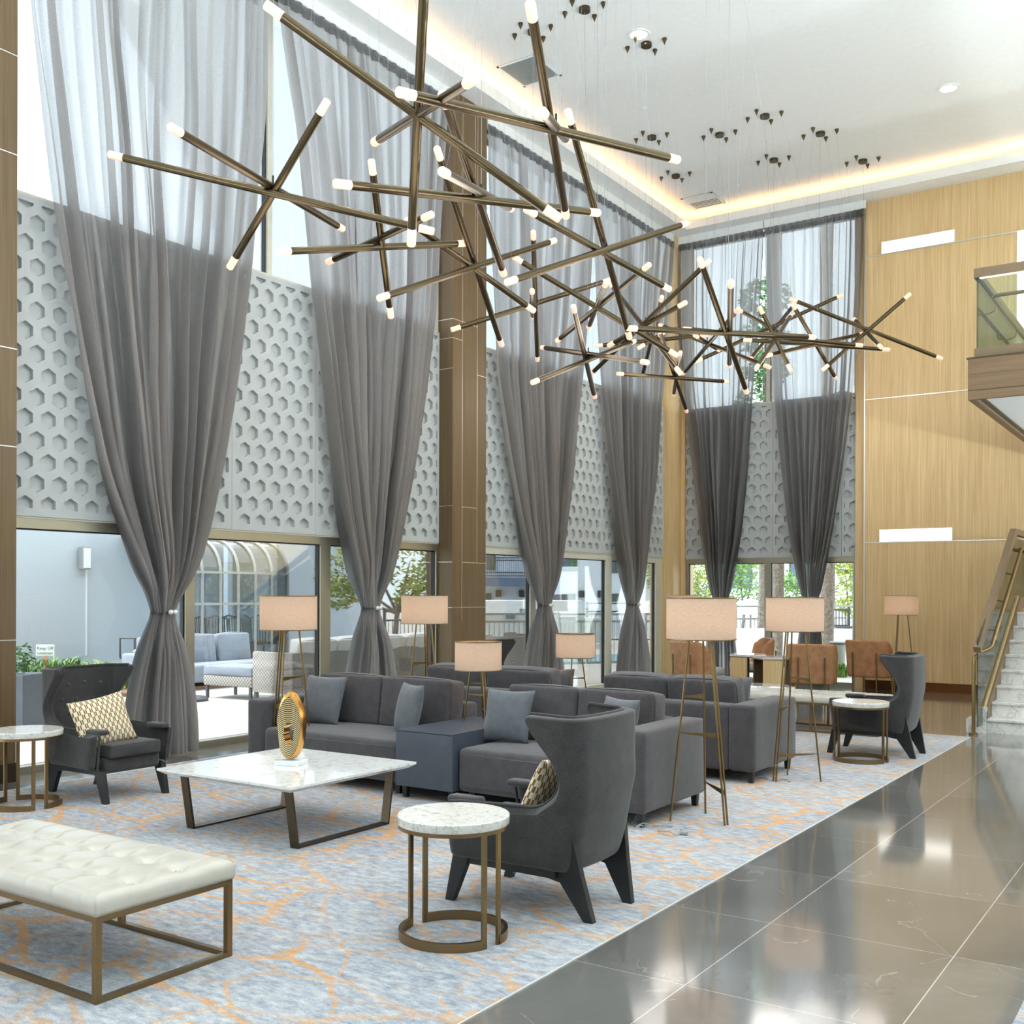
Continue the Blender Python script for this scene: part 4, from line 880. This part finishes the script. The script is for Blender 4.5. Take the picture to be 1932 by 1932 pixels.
for i in range(4):
    y_=14.757+.62*i; ch=thing('patio_chair','dark slatted patio chair stored inside the glass conservatory','chair',(-18.1,y_,0),R(40*i),'chairs stored in the conservatory'); 
    bk=MB(); bk.path([(-.25,.2,.45),(-.27,.26,1.0),(0,.28,1.08),(.27,.26,1.0),(.25,.2,.45)],.02,6); 
    for q in range(7): bk.bar((-.19+.063*q,.22,.45),(-.19+.063*q,.27,1.04),.025,.012)
    bk.build('backrest','iron',ch); MB().box(-.25,.25,-.25,.22,.42,.46).build('seat','iron',ch)
    for sx in (-.22,.22):
        for sy in (-.22,.2): MB().tube((sx,sy,-.04),(sx,sy,.43),.018,n=6).build('leg','iron',ch)
# lawn sign, planting
sg=thing('lawn_sign','small white Keep Off Landscape sign on a stake in the plant bed','sign',(-16.90,10.69,-.04),R(35))
MB().rbox(-.16,.16,-.012,.012,.52,.72,.01,2).build('board','signgreen',sg); MB().box(-.03,.03,-.01,.01,0,.52).build('stake','leather',sg)
def text(body,loc,size,parent,mat='ink',rot=(PI/2,0,0)):
    cu=bpy.data.curves.new('lettering','FONT'); cu.body=body; cu.size=size; cu.align_x='CENTER'; cu.extrude=.002; o=bpy.data.objects.new('lettering',cu); COL.objects.link(o); me=bpy.data.meshes.new_from_object(o.evaluated_get(bpy.context.evaluated_depsgraph_get())); bpy.data.objects.remove(o); me.materials.clear(); me.materials.append(M[mat]); o=bpy.data.objects.new('lettering',me); COL.objects.link(o); o.parent=parent; o.location=loc; o.rotation_euler=rot
text('Keep Off',(0,-.0145,.635),.075,sg); text('Landscape',(0,-.0145,.555),.065,sg)
bd=MB().box(-19.1,-14.2,9.0,13.2,-.04,.02); tag(bd.build('planting_bed','soil'),'brown mulch planting bed along the white building','garden bed')
bd=MB().box(-19.0,-13.6,16.2,21.5,-.04,.02); tag(bd.build('planting_bed','soil'),'brown mulch planting bed beneath the patio tree','garden bed')
i=0
for gx,gy,n,h,s_,mt,l in ((-16.56,10.07,70,.75,.5,'leafC','tall green strappy plant beside the left pillar, left of the lawn sign'),(-17.30,10.78,70,.65,.5,'leafA','green strappy plant behind the lawn sign'),(-15.98,9.98,26,.42,.55,'leafB','low broad-leaved plant in front of the lawn sign'),(-16.85,10.84,80,.75,.55,'leafA','green strappy plant right of the lawn sign'),(-16.98,11.23,90,.7,.5,'leafC','dark green strappy plant left of the conduit on the white building'),(-16.60,11.25,110,.55,.45,'leafB','fine yellow-green grass below the wall speaker'),(-16.64,11.59,110,.6,.5,'leafB','fine yellow-green grass right of the wall speaker'),(-14.99,10.89,30,.5,.55,'leafB','broad-leaved yellow-green plant beside the first curtain'),(-14.96,11.15,36,.6,.5,'leafA','green plant partly behind the first curtain')):
    i+=1; p=(gx,gy,-.04); tuft(l,p,n,h,s_,mt,i,.03 if n<40 else .016)
pl=thing('planter','tall slate-blue square planter outside the window beside the left pillar','planter',(-11.69,7.08,-.04),R(20)); MB().rbox(-.2,.2,-.2,.2,0,.68,.01,2).build('box','slate',pl); fo=MB(); leaves(fo,(0,0,.85),(.16,.16,.2),160,.04,random.Random(4),.2); fo.build('bush','leafC',pl,fix=False)
rl=thing('pipe_rail','short grey pipe rail in the plant bed by the first curtain','railing',(-16.68,12.28,-.04),R(34)); MB().path([(-.22,0,.42),(-.22,0,.78),(.6,0,.78),(.6,0,-.04)],.02,8).build('rail','iron',rl); MB().path([(-.22,0,.42),(.05,0,.42)],.02,8).build('rail','iron',rl); MB().tube((.05,0,-.04),(.05,0,.78),.02,n=8).build('post','iron',rl)
# patio lounge furniture
so=thing('outdoor_sofa','blue-grey outdoor sofa with loose cushions behind the wicker ottoman','sofa',(-14.6,12.6,-.04),PI/2,'outdoor lounge furniture')
MB().rbox(-1.5,.9,-.45,.45,.12,.42,.05,3).build('seat','outgrey',so,True); MB().rbox(-1.5,.9,.30,.5,.12,.68,.05,3).build('back_panel','outgrey',so,True); MB().rbox(-1.7,-1.5,-.45,.5,.12,.62,.04,3).build('arm','outgrey',so,True)
for q in (-1.1,-.35,.45): MB().rbox(q-.36,q+.36,.08,.32,.42,.92,.09,4,Matrix.Rotation(R(-8),4,'X'),puff=.03).build('back_cushion','outgrey',so,True)
ot=thing('wicker_ottoman','wicker ottoman with pale grey cushion on the sunny patio','ottoman',(-12.62,11.3,-.04),R(4),'outdoor lounge furniture'); MB().rbox(-.5,.5,-.34,.34,.2,.36,.02,2).build('base','wicker',ot,True); MB().rbox(-.5,.5,-.34,.34,.36,.50,.05,3,puff=.02).build('cushion','outgrey',ot,True)
for sx in (-.45,.45):
    for sy in (-.3,.3): MB().box(sx-.02,sx+.02,sy-.02,sy+.02,0,.2).build('leg','iron',ot)
ws=thing('wicker_sofa','long woven outdoor sofa with pale cushions, its back to the window','sofa',(-11.5,12.6,-.04),-PI/2,'outdoor lounge furniture')
MB().rbox(-1.75,1.75,.33,.42,.16,.76,.02,2).build('back_panel','wicker',ws,True)
for sx in (-1.7,1.7): MB().rbox(sx-.05,sx+.05,-.42,.34,.16,.76,.02,2).build('arm','wicker',ws,True)
MB().rbox(-1.65,1.65,-.42,.33,.16,.36,.02,2).build('base','wicker',ws,True); MB().rbox(-1.65,1.65,-.42,.3,.36,.5,.05,3).build('seat_cushion','outwhite',ws,True)
for q in (-1.2,-.4,.4,1.2): MB().rbox(q-.39,q+.39,.04,.26,.5,.98,.09,4,Matrix.Rotation(R(-10),4,'X'),puff=.03).build('back_cushion','outwhite',ws,True)
for sx in (-1.7,1.7):
    for sy in (-.38,.38): MB().box(sx-.025,sx+.025,sy-.025,sy+.025,0,.17).build('leg','iron',ws)
ub=MB().lathe([(.28,-.04),(.28,0),(.22,.03),(.04,.05),(.03,.2),(.001,.2)],n=28).build('umbrella_base','iron',None,True); ub.location=(-12.9,10.5,0); tag(ub,'round dark parasol base standing on the patio near the first curtain','parasol base')
T1=tree('patio_tree','feathery yellow-green tree behind the second curtain',(-14.65,17.26,-.04),1.4,.085,[(-1.0,-.5,2.05,.6),(-.45,-.3,2.5,.7),(.3,.2,2.3,.8),(.75,.4,1.9,.6),(-.95,-.6,1.6,.45),(.4,.3,1.55,.5),(.9,.6,2.5,.6)],2600,.075,'leafB',7)
for gx,gy,l in ((-13.07,15.56,'pale ornamental grass under the patio tree, left clump'),(-12.64,15.36,'pale ornamental grass under the patio tree, middle clump'),(-12.87,15.93,'pale ornamental grass under the patio tree, right clump beside the window jamb')): tuft(l,(gx,gy,-.04),80,.62,.4,'leafB',41,.014,'ornamental_grass')
def fence(label,p0,p1,h,step,mat,name='metal_fence',rails=(1,.8,.12),pr=.03,br=.010,group=None):
    p0,p1=Vector(p0),Vector(p1); t=thing(name,label,'fence',p0,0,group); d=p1-p0; L=d.length; u=d.normalized()
    m=MB()
    for q in rails: m.bar(Vector((0,0,h*q)),d+Vector((0,0,h*q)),.045,.045)
    m.build('rails',mat,t); b_=MB(); n=int(L/step)
    for i in range(1,n): b_.tube(u*step*i+Vector((0,0,h*rails[-1])),u*step*i+Vector((0,0,h*rails[1])),br,n=5)
    b_.build('balusters',mat,t)
    for i in range(int(L/1.9)+1): q=u*min(L,i*1.9); MB().bar(q,q+Vector((0,0,h+.05)),pr*2,pr*2).build('post',mat,t)
    return t
fence('dark iron fence behind the patio tree trunk',(-17.76,20.60,-.04),(-17.48,21.98,-.04),1.15,.13,'iron')
# hotel wing beyond the pool, facing the lounge
fb=thing('hotel_wing','pale blue hotel wing with railed balcony beyond the pool','building',(-20.43,34.47,-.04),R(33.92)); 
def fbox(nm,mt,x0,x1,y0,y1,z0,z1,par=None): return MB().box(x0,x1,y0,y1,z0,z1).build(nm,mt,par or fb)
fbox('wall','paleblue',-0.560,4.202,0,6,-.05,4.267); fbox('wall','paleblue',-5.203,-0.560,1.2,6,-.05,4.267)
fbox('blue_pier','navy',-0.700,-0.480,-.05,1.2,0.565,4.267); fbox('balcony_slab','navy',-5.203,-0.560,-.3,1.2,1.886,2.206)
for a,c2,e,f_ in ((-0.40,0.18,2.45,2.97),(-0.40,0.12,1.35,1.61),(1.40,1.76,1.31,1.61),(1.40,1.84,2.39,2.85),(-3.30,-3.08,1.35,1.61),(-3.28,-2.92,2.53,3.17)):
    w=fbox('window','iron',a,c2,-.03 if a>-0.560 else 1.15,.05 if a>-0.560 else 1.25,e,f_); yy=-.035 if a>-0.560 else 1.145
    MB().box(a+.05,(a+c2)/2-.03,yy,yy+.004,e+.05,f_-.05).build('pane','navy',w); MB().box((a+c2)/2+.03,c2-.05,yy,yy+.004,e+.05,f_-.05).build('pane','leafC',w)
rb=MB(); a,c2=-5.203,-0.600
for z_ in (2.947,2.847,2.386,2.266): rb.bar((a,-.28,z_),(c2,-.28,z_),.05,.05)
n=60
for i in range(n+1): x=a+(c2-a)*i/n; rb.bar((x,-.28,2.266),(x,-.28,2.947),.02,.02)
rb.build('balcony_rail','iron',fb)
for wx in (-2.80,-1.90,0.34,1.06): w=MB(); w.rbox(wx-.11,wx+.11,-.18 if wx>-0.560 else 1.02,.0 if wx>-0.560 else 1.2,1.466,1.726,.02,1); w.build('wall_sconce','dark',fb)
ph=thing('pool_hut','low white pool building with flat roof beyond the grey rail','building',(-16.86,26.02,-.04),R(33.92)); MB().box(-1.706,1.520,-.3,2.6,0.984,1.403).build('roof','whitewash',ph); MB().box(-1.706,0.930,.2,2.4,-.05,0.984).build('wall','whitewash',ph)
MB().box(-0.698,-0.434,.12,.2,0.860,1.170).build('hatch','railgrey',ph)
ps=thing('pool_sign','grey-green pool rules board on the white pool building','sign',(-16.24,25.23,-.04),R(33.92)); MB().box(-.38,.38,-.03,.0,1.004,1.184).build('board','ink',ps); text('NO LIFEGUARD',(0,-.032,1.049),.1,ps,'white')
fence('dark iron fence before the hotel wing, right of the pool building',(-16.72,29.13,-.04),(-14.80,31.02,-.04),.0+1.308,.14,'iron')
fence('long grey pool railing nearest the lounge windows, left stretch',(-13.42,18.69,-.04),(-12.35,20.14,-.04),1.166,.115,'railgrey',rails=(1,.86,.06)); fence('long grey pool railing nearest the lounge windows, right stretch',(-12.33,20.15,-.04),(-10.53,22.44,-.04),1.155,.115,'railgrey',rails=(1,.86,.06))
po=MB().prism([(-12.66,20.41),(-10.69,23.54),(-12.46,27.78),(-14.24,22.96)],-.045,-.03,'z'); tag(po.build('swimming_pool','pool'),'turquoise swimming pool beyond the grey railing','pool')
for gx,gy,l,a in ((-13.33,22.37,'slate-blue notice board standing by the pool railing',.34),(-12.47,21.98,'pale notice board on the pool railing beside the smaller table lamp',.40)):
    t=thing('notice_board',l,'sign',(gx,gy,-.04),R(33.92)); MB().rbox(-a,a,-.02,.02,.45,1.05,.01,1).build('board','ink' if a<.36 else 'signgreen',t)
    for sx in (-a*.8,a*.8): MB().box(sx-.02,sx+.02,-.015,.015,0,.5).build('post','iron',t)
    if a>.36: text('Swimming Pool Rules',(0,-.022,.95),.07,t)
def wicker_chair(label,p,rz,mt):
    t=thing('wicker_chair',label,'chair',p,rz,'round wicker chairs on the pool side')
    MB().arcband((0,0),.40,.47,.05,.82,R(-35),R(215),28).build('shell',mt,t,True); MB().lathe([(.38,.05),(.39,.40),(.36,.46),(.001,.47)],n=28).build('seat','outwhite',t,True)
    return t
wicker_chair('pale round wicker chair outside, left of the pair beside the pillar',(-11.37,16.69,-.04),R(200),'wicker'); wicker_chair('brown round wicker chair outside, right of the pair, by the third curtain',(-11.80,18.09,-.04),R(190),'wickerbrown')
def parasol(label,p,h):
    t=thing('patio_parasol',label,'parasol',p,0,'white parasols in the garden'); MB().lathe([(1.15,h-.38),(.6,h-.15),(.03,h),(.001,h)],n=8,caps=False).build('canopy','outwhite',t); MB().tube((0,0,0),(0,0,h),.025,n=8).build('pole','railgrey',t)
parasol('white parasol outside the window right of the fourth curtain',(-12.08,24.65,-.04),1.5); parasol('white parasol outside the end window behind the two tripod lampshades',(-10.02,25.80,-.04),1.5)
# beyond the end windows
for gx,gy,h,tr,cl,n,mt,l,sd in ((-11.19,25.01,1.2,.07,[(-.3,.0,1.6,.5),(.25,.2,1.9,.5),(0,.1,2.2,.45),(.45,.1,1.4,.4)],1100,'leafB','yellow-green tree outside, left of the corner curtain on the end wall',1),(-12.12,30.41,1.2,.07,[(-.4,0,1.8,.6),(.3,.2,2.2,.65),(.5,.1,1.5,.5),(-.1,0,2.6,.5),(-.5,0,1.3,.4)],1500,'leafA','green tree outside between the two end wall curtains',2),(-9.56,27.32,1.2,.06,[(-.1,0,1.6,.55),(.25,.1,2.0,.5),(.1,0,1.3,.4)],900,'leafA','small green tree outside between the two palm trunks',3),(-8.62,29.15,1.3,.06,[(-.15,0,1.6,.55),(.25,.1,2.1,.5),(0,0,2.4,.35),(.2,0,1.3,.4)],1200,'leafB','bright green tree outside the far right end window',4),(-14.18,29.03,1.6,.07,[(.1,0,2.0,.5),(.3,.2,2.7,.5),(-.1,.1,2.4,.4)],700,'leafA','slim green tree outside, right of the fourth curtain',5),(-13.55,31.86,1.6,.08,[(-.6,0,2.2,.9),(.6,.3,2.4,.9),(0,0,3.0,.8)],1000,'leafC','dark green tree far outside behind the corner curtain',6)):
    tree('garden_tree',l,(gx,gy,-.04),h,tr,cl,n,.075,mt,sd,group='garden trees beyond the windows')
def palm(label,p,h,tr,seed,nf=16,fl=2.1,bark='bark'):
    rnd=random.Random(seed); t=thing('palm_tree',label,'tree',p,0,'palms outside the end windows'); k=MB(); k.path([(0,0,-.04)]+[(.03*math.sin(q),.02*q/6,h*q/8) for q in range(1,9)],lambda q:tr*(1+.12*math.sin(q*60)),12).build('trunk',bark,t,True); f=MB()
    for i in range(nf):
        a=2*PI*i/nf+rnd.uniform(-.2,.2); up_=rnd.uniform(-.5,.9); d=Vector((math.cos(a),math.sin(a),0)); s_=Vector((-d.y,d.x,0)); P=[Vector((0,0,h))+d*fl*q+Vector((0,0,fl*(up_*q-1.25*q*q))) for q in [j/14 for j in range(15)]]
        f.path(P,.02,4)
        for j in range(2,15):
            for sg in (-1,1):
                for z_ in (0,.5):
                    b_=P[j-1].lerp(P[j],z_); e_=b_+s_*sg*.42*(1-.3*j/14)+d*.22+Vector((0,0,-.28)); f.add([b_,b_+d*.05,e_],[(0,1,2)])
    f.build('fronds','palm',t,fix=False); return t
palm('slim palm trunk outside just right of the mullion of the end window',(-7.90,21.80,-.04),14.5,.13,5,10,1.2); palm('thick grey palm trunk outside, right of the last curtain',(-6.86,21.90,-.04),13.5,.135,9,10,1.2)
tree('tall_tree','tall tree whose green foliage shows in the gap between the end wall curtains',(-9.09,24.01,-.04),5.6,.1,[(.1,0,5.3,.55),(-.1,.1,6.1,.6),(.15,0,6.9,.55),(0,.1,7.7,.6),(.1,0,8.6,.6)],1600,.11,'palm',12)
palm('palm whose fronds show beside the oak wall in the upper end window',(-6.61,23.27,-.04),5.9,.12,15,14,1.1)
fence('grey fence outside the end window behind the two tripod lampshades',(-9.57,23.69,-.04),(-9.04,24.41,-.04),1.329,.13,'railgrey',rails=(1,.78,.3)); fence('grey fence outside the far right end window',(-8.03,25.93,-.04),(-7.35,26.87,-.04),1.331,.13,'railgrey',rails=(1,.78,.3))
rw=thing('ramp_wall','white garden wall with a sloping ramp face outside the end window','wall',(-8.87,22.96,-.04),R(33.92)); MB().box(-.9,4.2,0,.25,-.05,0.835).build('wall','whitewash',rw); MB().prism([(-.9,-.05),(.45,-.05),(-.35,0.787),(-.9,0.787)],-.5,0,'y').build('ramp_face','whitewash',rw)
gb=thing('garden_bench','dark garden bench back in front of the grey fence, far right end window','bench',(-7.37,24.57,-.04),R(30)); bb=MB(); 
for z_ in (1.261,0.893): bb.bar((-.2,0,z_),(.22,0,z_),.05,.05)
for q in range(6): bb.bar((-.17+.07*q,0,0.893),(-.17+.07*q,0,1.261),.02,.02)
bb.build('backrest','iron',gb); MB().box(-.2,.22,-.4,0,0.844,0.893).build('seat','iron',gb)
for sx in (-.18,.2): MB().box(sx-.02,sx+.02,-.02,.02,-.04,1.334).build('leg','iron',gb)
bn=thing('litter_bin','pale grey litter bin beside the thick palm trunk outside','bin',(-6.42,21.23,-.04)); MB().lathe([(.13,-.04),(.16,.62),(.17,.66),(.15,.68),(.001,.68)],n=24).build('body','railgrey',bn,True); MB().arcband((0,0),.155,.175,.62,.66,0,2*PI,24).build('rim','iron',bn)
tuft('bright green grassy plant outside the far right end window',(-6.24,20.87,-.04),150,.42,.34,'leafA',77,.014,'grassy_plant')
hb=thing('distant_building','pale building far behind the garden trees beyond the end windows','building',(-18.57,50.18,-.04),R(33.92)); MB().box(-9,8,0,6,-.05,4.6).build('wall','paleblue',hb)
for q in (-5,-2,1,4): w=MB().box(q,q+1.2,-.04,.02,1.9,3.2).build('window','iron',hb); MB().box(q+.08,q+1.12,-.05,-.04,1.98,3.12).build('pane','navy',w)
